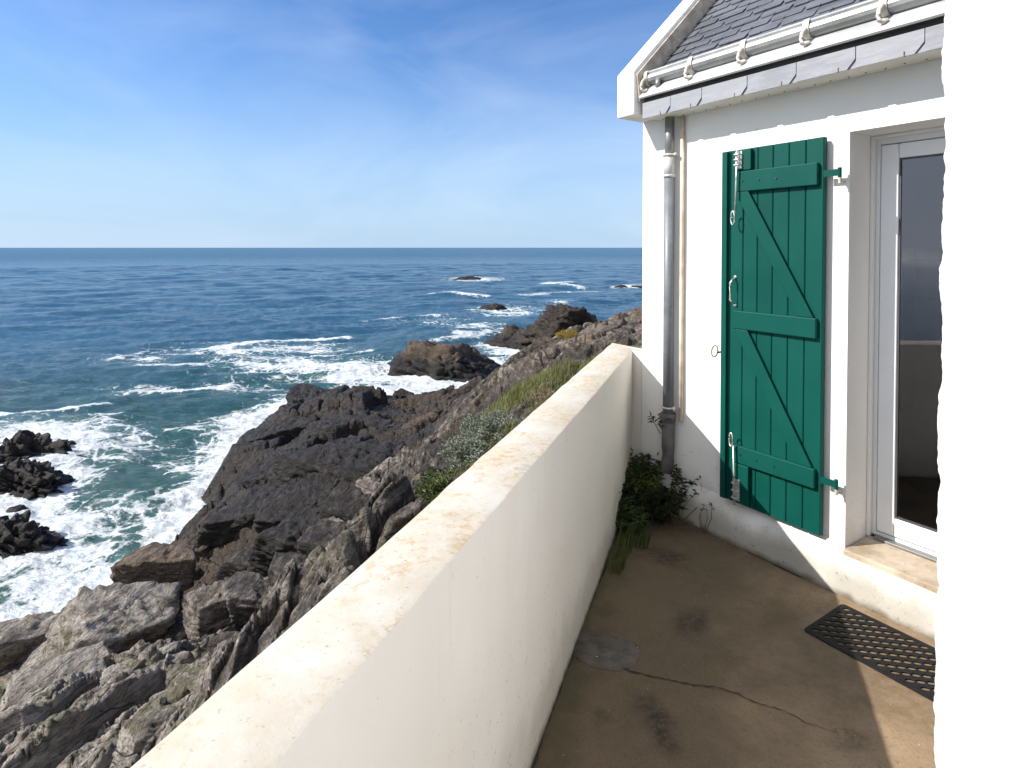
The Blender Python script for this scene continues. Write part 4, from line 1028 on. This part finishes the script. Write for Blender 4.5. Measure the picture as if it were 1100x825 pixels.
# under-roof slab
bm = BM()
prism(bm, [(-.17, 2.665), (-.17, 2.72), (-.20, 2.728), (-.195, AP - .195 - .012), (3.0, AP + 3.0 - .02), (6.2, 2.74), (6.2, 2.64), (6.0, 2.665), (3.0, 5.66), (0, 2.665)], 0, 'x', KX + .002, T1 + .1)
obj('roof_deck', bm, M['iron'], roof)
def slate_rows(front):
    bm = BM(); rnd = random.Random(21)
    c = math.sqrt(.5); expo = .098; nrow = 24 if front else 0
    for r in range(nrow):
        s0 = .155 + r * expo                              # distance up the slope from the eave lip
        off = (.5 if r % 2 else 0) + rnd.uniform(-.04, .04); wd = .205
        for k in range(-1, 22):
            x0 = KX + .004 + (k + off) * wd; x1 = x0 + wd - .004
            if x1 < KX + .03 or x0 > 4.3: continue
            cut = x0 >= KX + .004; x0 = max(x0, KX + .004)
            lift = .020 + rnd.uniform(0, .003); th = .0055; ln = .20
            dz = rnd.uniform(-.003, .003)
            def pt(x, s, h): return (x, -.235 + (s + dz) * c - h * c, AP - .235 + (s + dz) * c + h * c)
            cc = .050
            poly = [(x0, cc), (x0 + cc * .55, 0), (x1, 0), (x1, ln), (x0, ln)] if cut else [(x0, 0), (x1, 0), (x1, ln), (x0, ln)]
            hh = lambda s: lift - (s / ln) * .016
            top = [bm.verts.new(pt(x, s0 + s, hh(s))) for x, s in poly]; bot = [bm.verts.new(pt(x, s0 + s, hh(s) - th)) for x, s in poly]
            bm.faces.new(top); bm.faces.new(bot[::-1])
            for i in range(len(poly)): j = (i + 1) % len(poly); bm.faces.new((top[i], bot[i], bot[j], top[j]))
    bmesh.ops.recalc_face_normals(bm, faces=bm.faces)
    return bm
bm = slate_rows(True); n_sl = len(bm.faces)
c = math.sqrt(.5)
for r in range(1, 22):                                   # slate hooks
    for k in range(0, 21):
        x = KX + .004 + (k + (.5 if r % 2 else 0) + .5) * .205; s = .155 + r * .098
        if x > 4.2: continue
        y = -.235 + s * c - .023 * c; z = AP - .235 + s * c + .023 * c
        tube(bm, [(x, y + .020 * c, z + .020 * c), (x, y - .006, z - .002), (x, y - .010, z + .008)], .0022, 5)
bm.faces.ensure_lookup_table()
for f in bm.faces[n_sl:]: f.material_index = 1
so = obj('slates', bm, M['slate'], roof); so.data.materials.append(M['steel'])
# plain far slope
bm = BM(); prism(bm, [(3.0, AP + 3.02), (6.3, AP - .28), (6.3, AP - .31), (3.0, AP + 2.99)], 0, 'x', KX + .002, T1 + .1); obj('back_slope', bm, M['slate'], roof)
# coping
bm = BM()
prism(bm, [(-.252, 2.617), (-.252, 2.902), (3.0, 6.154), (6.25, 2.904), (6.25, 2.62), (6.0, 2.62), (5.7, 2.66), (3.0, 5.52), (.30, 2.82), (.0, 2.66), (.0, 2.617)], 0, 'x', T0 - .003, KX - .014)
obj('gable_coping', bm, M['coping'], roof, False, .012)
bm = BM()
prism(bm, [(-.215, 2.70), (-.236, 2.880), (3.0, 6.116), (3.0, 5.9), (.0, 2.92)], 0, 'x', KX - .013, KX + .0015)
obj('coping_flank', bm, M['moss'], roof, False, .004)
# soffit
bm = BM(); box(bm, KX + .003, T1, -.186, -.001, EV, EV + .016)
for k in range(40): pass
sf = obj('soffit', bm, M['soffit'], roof, False, .002)
for k in range(22):
    bm = BM(); x = KX + .05 + k * .085; tube(bm, [(x, -.045 - .01 * (k % 2), EV + .001), (x, -.045 - .01 * (k % 2), EV - .004)], .0035, 6)
    obj('soffit_nail', bm, M['dark_steel'], sf)
# slate fascia, each with a clipped corner
bm = BM(); rnd = random.Random(5); x = KX + .004; k = 0
box(bm, KX + .003, T1, -.186, -.1865 + .02 - .0195 + .012, EV + .017, EV + .085)
while x < 5.2:
    wdt = (.235, .235, .30, .28, .29, .285)[k] if k < 6 else .285 + rnd.uniform(-.01, .01)
    a, b2 = x + .002, x + wdt - .002; z0 = EV - .008 + rnd.uniform(-.001, .001); z1 = EV + .092; q = .038; yy0 = -.1945 - rnd.uniform(0, .002)
    prism(bm, [(a, z0), (b2 - q, z0), (b2, z0 + q * 1.15), (b2, z1), (a, z1)], 0, 'y', yy0, -.188)
    x += wdt; k += 1
fs_o = obj('fascia_slates', bm, M['fascia'], roof)
bm = BM(); box(bm, KX + .003, 5.2, -.1878, -.1866, EV - .0065, EV + .09); obj('fascia_backing', bm, M['fascia'], roof)
x = KX
for wdt in (.235, .235, .30, .28, .29, .285):
    x += wdt; xx_ = x - .075; bm = BM()
    tube(bm, [(xx_, -.192, EV - .009), (xx_, -.199, EV - .008), (xx_, -.199, EV + .014)], .0016, 5)
    obj('fascia_hook', bm, M['dark_steel'], fs_o)
# zinc apron
bm = BM()
n_lip, z_lip = .222, AP - .222
sheet(bm, [(-n_lip + .012, z_lip - .010), (-n_lip + .002, z_lip - .013), (-n_lip - .004, z_lip - .006), (-n_lip, z_lip + .003), (-.06, AP - .06 + .003)], KX + .004, 5.2, .0016)
obj('zinc_apron', bm, M['zinc_pale'], roof)
# gutter
gut = empty('gutter', (0, 0, 0)); gut.parent = roof
prof = [(-.170, 2.884), (-.182, 2.868), (-.186, 2.848), (-.182, 2.830), (-.170, 2.816), (-.152, 2.8085), (-.130, 2.830), (-.105, 2.855), (-.080, 2.884)]
bm = BM(); sheet(bm, prof, KX + .010, 5.2, -.0025); ch = obj('channel', bm, M['zinc'], gut)
bm = BM(); tube(bm, [(KX + .008, -.170, 2.890), (5.2, -.170, 2.890)], .0085, 10); obj('bead', bm, M['zinc_pale'], gut, True)
bm = BM(); prism(bm, [(a, b) for a, b in prof], 0, 'x', KX + .006, KX + .0095); obj('gutter_end', bm, M['zinc'], gut)
bx = [KX + .018 + i * .36 for i in range(13)]; bx[0] = KX + .022
for i, x in enumerate(bx):
    bm = BM()
    hp = [(-.160, 2.903), (-.176, 2.902), (-.186, 2.890), (-.193, 2.868), (-.194, 2.846), (-.188, 2.824), (-.172, 2.808), (-.150, 2.801)]
    sheet(bm, hp, x - .016, x + .016, .004)
    # curled foot of the hook
    cur = [(x, -.190, 2.846), (x - .006, -.206, 2.826), (x - .007, -.217, 2.797), (x - .002, -.220, 2.772), (x + .010, -.210, 2.763), (x + .024, -.194, 2.774)]
    tube(bm, cur, .0135, 8, False, .008)
    o = obj('gutter_bracket', bm, M['hook'], gut, False); o.data.polygons.foreach_set('use_smooth', np.ones(len(o.data.polygons), bool))
    md = o.modifiers.new('edge', 'EDGE_SPLIT'); md.split_angle = R(50)
bm = BM(); tube(bm, [(KX + .125, -.172, 2.826), (KX + .125, -.190, 2.775)], .022, 12, False, .012); obj('gutter_outlet', bm, M['zinc'], gut, True)

# ---- downpipe
dp = empty('downpipe', (0, 0, 0)); dp.parent = house
DX, DY, DR = .376, -.055, .0345
bm = BM(); tube(bm, [(DX, DY, 2.215), (DX, DY, .60)], DR, 24); obj('pipe', bm, M['pipe'], dp, True)
bm = BM(); tube(bm, [(DX, DY, EV - .001), (DX, DY, 2.33)], DR - .004, 24); obj('upper_pipe', bm, M['zinc'], dp, True)
bm = BM(); tube(bm, [(DX, DY, 2.36), (DX, DY, 2.205)], DR + .0025, 24); tube(bm, [(DX, DY, 2.225), (DX, DY, 2.21)], DR + .005, 24); obj('pipe_collar', bm, M['zinc_pale'], dp, True)
for z in (2.352, .70):
    bm = BM()
    tube(bm, [(DX + (DR + .007) * math.cos(a * .524), DY + (DR + .007) * math.sin(a * .524), z) for a in range(12)], .0065, 6, True)
    tube(bm, [(DX + DR, DY + .01, z), (DX + DR + .026, DY - .015, z)], .011, 8); tube(bm, [(DX, DY + DR, z), (DX, .005, z)], .007, 6)
    obj('pipe_bracket', bm, M['hook'], dp, True)
bm = BM(); tube(bm, [(DX, DY, .645), (DX, DY, .43), (DX + .004, DY - .004, .35), (DX + .01, DY - .035, .27)], DR + .007, 20); tube(bm, [(DX, DY, .66), (DX, DY, .61)], DR + .014, 20)
obj('cast_iron_shoe', bm, M['iron'], dp, True)
bm = BM(); tube(bm, [(.452, -.020, EV - .001), (.452, -.020, 1.9), (.450, -.019, 1.2), (.453, -.020, .62)], .0135, 12); obj('cable_conduit', bm, M['cream_pipe'], house, True)

# ================================================================== NEAR WALL at the right (corner of the wing the photographer stands beside)
rw_a = np.array([1.128, 1.58])
wing = empty('wall_corner', (rw_a[0], rw_a[1], 0), A_ROT)  # local x to the right, y away along the terrace
tag(wing, 'near rough white roughcast wall filling the right picture edge', 'wall')
bm = BM()
nu, nvv = 150, 460
zz = np.linspace(0, 4.2, nvv); yy_ = -np.concatenate([np.linspace(0, 1.0, nu - 12), np.linspace(1.0, 4, 13)[1:]])
Yg, Zg = np.meshgrid(yy_, zz); Yg = Yg.ravel(); Zg = Zg.ravel()
ed = np.exp(Yg / .05)
nz = .010 * fbm2(Yg * 9 + 3, Zg * 9, 4, 41, .6) + .004 * fbm2(Yg * 45, Zg * 45, 2, 43)
wob = .012 * fbm2(Zg * 2.3, Zg * 0 + .5, 3, 44) + .012 * fbm2(Zg * 14, Zg * 0 + 2.5, 3, 45, .6)
lean = (1.75 - Zg) * -.012
me = grid_mesh('roughcast_face', np.stack([nz + ed * 0.010 * (ed > .2) + lean * -0.0, Yg + (wob * 1.2) * ed - lean * .0, Zg], 1), len(yy_), nvv)
link('roughcast_face', me, M['roughcast'], wing, True)
bm = BM(); box(bm, .012, 2.6, -4, -.012, 0, 4.2); obj('wall_core', bm, M['roughcast'], wing)
wing.rotation_euler = (R(0), R(0), A_ROT)

# ================================================================== DOOR MAT
import mathutils.geometry as mg
mat_e = empty('door_mat', (0, 0, 0), H_ROT)
qa = at(905, 647, EYE - .012); mt = float((np.array(qa[:2]) - P0) @ -dB); mn = float((np.array(qa[:2]) - P0) @ -NN)
mat_e.location = house_pt(mt, mn, 0)
tag(mat_e, 'black rubber door mat pierced with rows of small oval holes, below the glazed door', 'door mat')
LX, LY, TH = .78, .352, .003
cu = bpy.data.curves.new('mat_outline', 'CURVE'); cu.dimensions = '2D'; cu.fill_mode = 'BOTH'; cu.extrude = TH / 2; cu.bevel_depth = .0012
def poly2(pts):
    s = cu.splines.new('POLY'); s.points.add(len(pts) - 1); s.use_cyclic_u = True
    for p, q in zip(s.points, pts): p.co = (q[0], q[1], 0, 1)
rc = .02
out = []
for cx, cy, a0 in ((LX - rc, -rc, 0), (rc, -rc, 90), (rc, -LY + rc, 180), (LX - rc, -LY + rc, 270)):
    for k in range(6): a = R(a0 + 18 * k); out.append((cx + rc * math.cos(a), cy + rc * math.sin(a)))
poly2(out)
j = 0; y = -.032
while y > -LY + .028:
    x = .034 + (.0275 if j % 2 else 0)
    while x < LX - .03:
        poly2([(x + .7071 * (.0205 * math.cos(-k * math.pi / 5) - .0110 * math.sin(-k * math.pi / 5)), y + .7071 * (.0205 * math.cos(-k * math.pi / 5) + .0110 * math.sin(-k * math.pi / 5))) for k in range(10)]); x += .055
    y -= .0275; j += 1
co = bpy.data.objects.new('mat_tmp', cu); C.objects.link(co)
dg = bpy.context.evaluated_depsgraph_get(); me = bpy.data.meshes.new_from_object(co.evaluated_get(dg))
bpy.data.objects.remove(co)
me.name = 'mat_body'; me.materials.clear()
mo = link('mat_body', me, M['rubber'], mat_e); mo.location = (0, 0, TH / 2 + .0025)

# ================================================================== PLANTS
def leaf(bm, p, d, ln, wd, droop=0.2, up=Vector((0, 0, 1))):
    d = Vector(d).normalized(); s = d.cross(up)
    if s.length < .05: s = Vector((1, 0, 0))
    s.normalize(); nrm = s.cross(d)
    p = Vector(p); a = p + d * ln * .5 + nrm * ln * .06; b = p + d * ln - nrm * ln * droop
    v = [bm.verts.new(q) for q in (p, a + s * wd * .5, b, a - s * wd * .5)]
    bm.faces.new((v[0], v[1], v[2])); bm.faces.new((v[0], v[2], v[3]))
def blade(bm, p, ang, h, lean, w):
    d = Vector((math.cos(ang), math.sin(ang), 0)); s = Vector((-d.y, d.x, 0)) * w * .5; p = Vector(p)
    m_ = p + d * lean * .35 + Vector((0, 0, h * .6)); t = p + d * lean + Vector((0, 0, h))
    v = [bm.verts.new(q) for q in (p + s, p - s, m_ - s * .8, m_ + s * .8, t)]
    bm.faces.new((v[0], v[1], v[2], v[3])); bm.faces.new((v[3], v[2], v[4]))

# grass on the shelf outside the parapet
rnd = random.Random(31)
xs = np.random.default_rng(8).uniform(GP[:, 0].min(), GP[:, 0].max(), 60000); ysr = np.random.default_rng(9).uniform(GP[:, 1].min(), GP[:, 1].max(), 60000)
ok = in_poly(xs, ysr, GP); xs, ysr = xs[ok], ysr[ok]
tuft = fbm2(xs * 1.4, ysr * 1.4, 3, 81)
ok = (tuft + np.random.default_rng(10).uniform(-.25, .25, len(xs))) > -.12; xs, ysr, tuft = xs[ok][:17000], ysr[ok][:17000], tuft[ok][:17000]
gz = terrain(xs, ysr)[0]
bm = BM()
for x, y, z, t in zip(xs, ysr, gz, tuft):
    blade(bm, (x, y, z - .03), rnd.gauss(.4, 1.2), rnd.uniform(.05, .17) * (1 + t * 1.2), rnd.uniform(.03, .14), rnd.uniform(.007, .013))
tag(obj('grass', bm, M['grass'], None), kind='stuff')

def shrub(name, c, size, nleaf, label, cat, mat, lw=(.035, .012), seed=1, stems=26, stem_mat='twig'):
    rnd = random.Random(seed); t = empty(name, c); tag(t, label, cat)
    bm = BM(); tips = []
    for i in range(stems):
        a = rnd.uniform(0, 6.283); rr_ = math.sqrt(rnd.random()); tip = Vector((math.cos(a) * rr_ * size[0], math.sin(a) * rr_ * size[1], size[2] * (1 - .45 * rr_ * rr_) * rnd.uniform(.75, 1.12)))
        base = Vector((tip.x * .35, tip.y * .35, -.08)); mid_ = (base + tip) * .5 + Vector((rnd.uniform(-.05, .05), rnd.uniform(-.05, .05), 0))
        tube(bm, [base, mid_, tip], .006, 5, False, .0025); tips.append((base, mid_, tip))
    obj('stem', bm, M[stem_mat], t)
    bm = BM()
    for i in range(nleaf):
        b_, m_, tp = rnd.choice(tips); f = 1 - rnd.random() ** 2 * .75
        p = (b_.lerp(m_, f * 2) if f < .5 else m_.lerp(tp, f * 2 - 1)) + Vector((rnd.gauss(0, .035), rnd.gauss(0, .035), rnd.gauss(0, .03)))
        d = Vector((rnd.gauss(0, .8), rnd.gauss(0, .8), rnd.uniform(-.1, 1.2)))
        leaf(bm, p, d, lw[0] * rnd.uniform(.6, 1.3), lw[1] * rnd.uniform(.7, 1.3))
    obj('foliage', bm, M[mat], t); return t
def gpt(px, py, drop):
    x, y, z = at(px, py, drop); return (x, y, ground(x, y))
shrub('silver_shrub', gpt(525, 478, 2.7), (.46, .70, .34), 4200, 'silver grey leaved seaside shrub against the outer side of the parapet', 'shrub', 'silver', (.055, .017), 3, 60)
shrub('silver_shrub', gpt(497, 503, 2.7), (.30, .45, .27), 2000, 'smaller silver grey shrub at the near end of the grass', 'shrub', 'silver', (.055, .017), 4, 36)
shrub('green_shrub', gpt(471, 520, 2.7), (.28, .40, .22), 1500, 'low bright green plant nearest the camera on the grass shelf', 'plant', 'weed_pale', (.06, .02), 5, 20)
shrub('dry_shrub', gpt(494, 468, 3.7), (.40, .45, .55), 500, 'bare reddish brown dry shrub beside the silver shrub', 'shrub', 'dry', (.035, .008), 6, 90)
shrub('dry_grass_clump', gpt(588, 425, 2.6), (.30, .40, .30), 260, 'straw coloured dry stalks in the grass by the parapet', 'grass clump', 'dry', (.10, .010), 7, 60, 'dry')
shrub('yellow_plant', gpt(611, 374, 3.1), (.45, .35, .30), 1500, 'yellow ochre plant cushion on the rock behind the parapet end', 'plant', 'yellow', (.05, .025), 8, 24)

def weed(loc, h, spread, nst, nlf, label, cat, mat, lf=(.045, .014), seed=1, leanv=(0, 0), name='weed', low=0.0):
    rnd = random.Random(seed); t = empty(name, loc); tag(t, label, cat)
    bm = BM(); segs = []
    for i in range(nst):
        a = rnd.uniform(0, 6.283); r_ = spread * math.sqrt(rnd.random())
        tip = Vector((math.cos(a) * r_ + leanv[0], math.sin(a) * r_ + leanv[1], h * rnd.uniform(.55, 1.0)))
        b_ = Vector((tip.x * .22, tip.y * .22, -.002)); m_ = b_.lerp(tip, .5) + Vector((rnd.gauss(0, .02), rnd.gauss(0, .02), .02))
        tube(bm, [b_, m_, tip], .0028, 5, False, .0012); segs.append((b_, m_, tip))
    obj('stem', bm, M['twig'], t)
    bm = BM()
    for i in range(nlf):
        b_, m_, tp = rnd.choice(segs); f = rnd.uniform(low, 1)
        p = b_.lerp(m_, f * 2) if f < .5 else m_.lerp(tp, f * 2 - 1)
        leaf(bm, p, (rnd.gauss(0, 1), rnd.gauss(0, 1), rnd.uniform(-.2, .9)), lf[0] * rnd.uniform(.6, 1.35), lf[1] * rnd.uniform(.7, 1.3), .25)
    obj('foliage', bm, M[mat], t); return t
def cpt(a, b): q = P0 + mm * a - dA * b; return (q[0], q[1], 0)
def hpt(t_, n_): q = house_pt(t_, n_, 0); return tuple(q)
weed(hpt(.17, .15), .34, .19, 34, 1300, 'dark bushy weed filling the corner between parapet and downpipe', 'weed', 'weed', (.055, .014), 11)
weed(hpt(.38, .26), .24, .22, 34, 1100, 'dark trailing weed in front of the downpipe foot', 'weed', 'weed_dark', (.06, .011), 12, (.05, 0))
weed(hpt(.24, .36), .22, .20, 30, 900, 'low dark weed sprawling onto the concrete in front of the corner bush', 'weed', 'weed_dark', (.07, .010), 19)
weed(cpt(.13, .34), .27, .14, 26, 700, 'lighter green leafy weed against the parapet near the corner', 'weed', 'weed_pale', (.06, .014), 13)
weed(cpt(.08, .64), .16, .12, 22, 520, 'dark low weed midway along the parapet foot', 'weed', 'weed', (.05, .013), 14)
weed(hpt(.52, .16), .33, .15, 9, 110, 'sparse twiggy plant with dark rosettes in front of the plinth', 'weed', 'weed_dark', (.04, .014), 15, (.04, .03), low=.8)
weed(hpt(.70, .115), .20, .05, 4, 14, 'single thin bare twig rising beside the plinth edge', 'twig', 'weed_dark', (.02, .008), 16, (.03, 0), low=.85, name='twig')
wp = house_pt(.30, .015, .52)
weed((wp[0], wp[1], .50), .14, .09, 9, 120, 'small dark wall plant growing left of the downpipe shoe', 'weed', 'weed_dark', (.035, .011), 17, (-.02, -.05), low=.4, name='wall_plant')
def grass_tuft(loc, h, n, label, seed, mat='weed_pale', r_=.05):
    rnd = random.Random(seed); bm = BM()
    for i in range(n // 2):
        a = rnd.uniform(0, 6.28); q = r_ * math.sqrt(rnd.random()); pa = math.atan2(dA[1], dA[0])
        x = math.cos(a) * q; y = math.sin(a) * q * 2.0
        v = mm * x + dA * y
        blade(bm, (v[0], v[1], -.002), rnd.uniform(-.8, 1.2), h * rnd.uniform(.5, 1.1), rnd.uniform(.02, .08), .0055)
    o = obj('grass_tuft', bm, M[mat]); o.location = loc; tag(o, label, 'grass tuft'); return o
grass_tuft(cpt(.07, .86), .13, 130, 'green grass tuft at the parapet foot behind the last one', 41)
grass_tuft(cpt(.055, 1.06), .11, 130, 'nearest green grass tuft at the foot of the parapet', 42)
grass_tuft(cpt(.16, .75), .11, 90, 'short grass tuft set away from the parapet, in front of the dark weed', 43, 'weed')
# dirt that has gathered along the foot of the walls
def dirt_line(pts, w0, w1, seed, name='wall_foot_dirt'):
    bm = BM(); rnd = random.Random(seed); rows = []; P = [np.array(p) for p in pts]; a, b = P
    n = int(np.hypot(*(b - a)) / .015); d = (b - a) / np.hypot(*(b - a)); nn = np.array([d[1], -d[0]]); w = w0
    for i in range(n + 1):
        w = min(w1, max(w0 * .3, w + rnd.gauss(0, (w1 - w0) * .22))); q = a + (b - a) * i / n
        rows.append((bm.verts.new((*(q), .0035)), bm.verts.new((*(q + nn * w), .0035))))
    for u, v in zip(rows[:-1], rows[1:]): bm.faces.new((u[0], u[1], v[1], v[0]))
    bmesh.ops.recalc_face_normals(bm, faces=bm.faces)
    return tag(obj(name, bm, M['crack']), kind='structure')
dirt_line((tuple(P0 + mm * .001 - dA * 4.5), tuple(P0 + mm * .001 - dA * .1)), .004, .014, 5)
_a = house_pt(.1, .058, 0); _b = house_pt(2.9, .088, 0)
dirt_line(((_a.x, _a.y), (_b.x, _b.y)), .006, .020, 6)
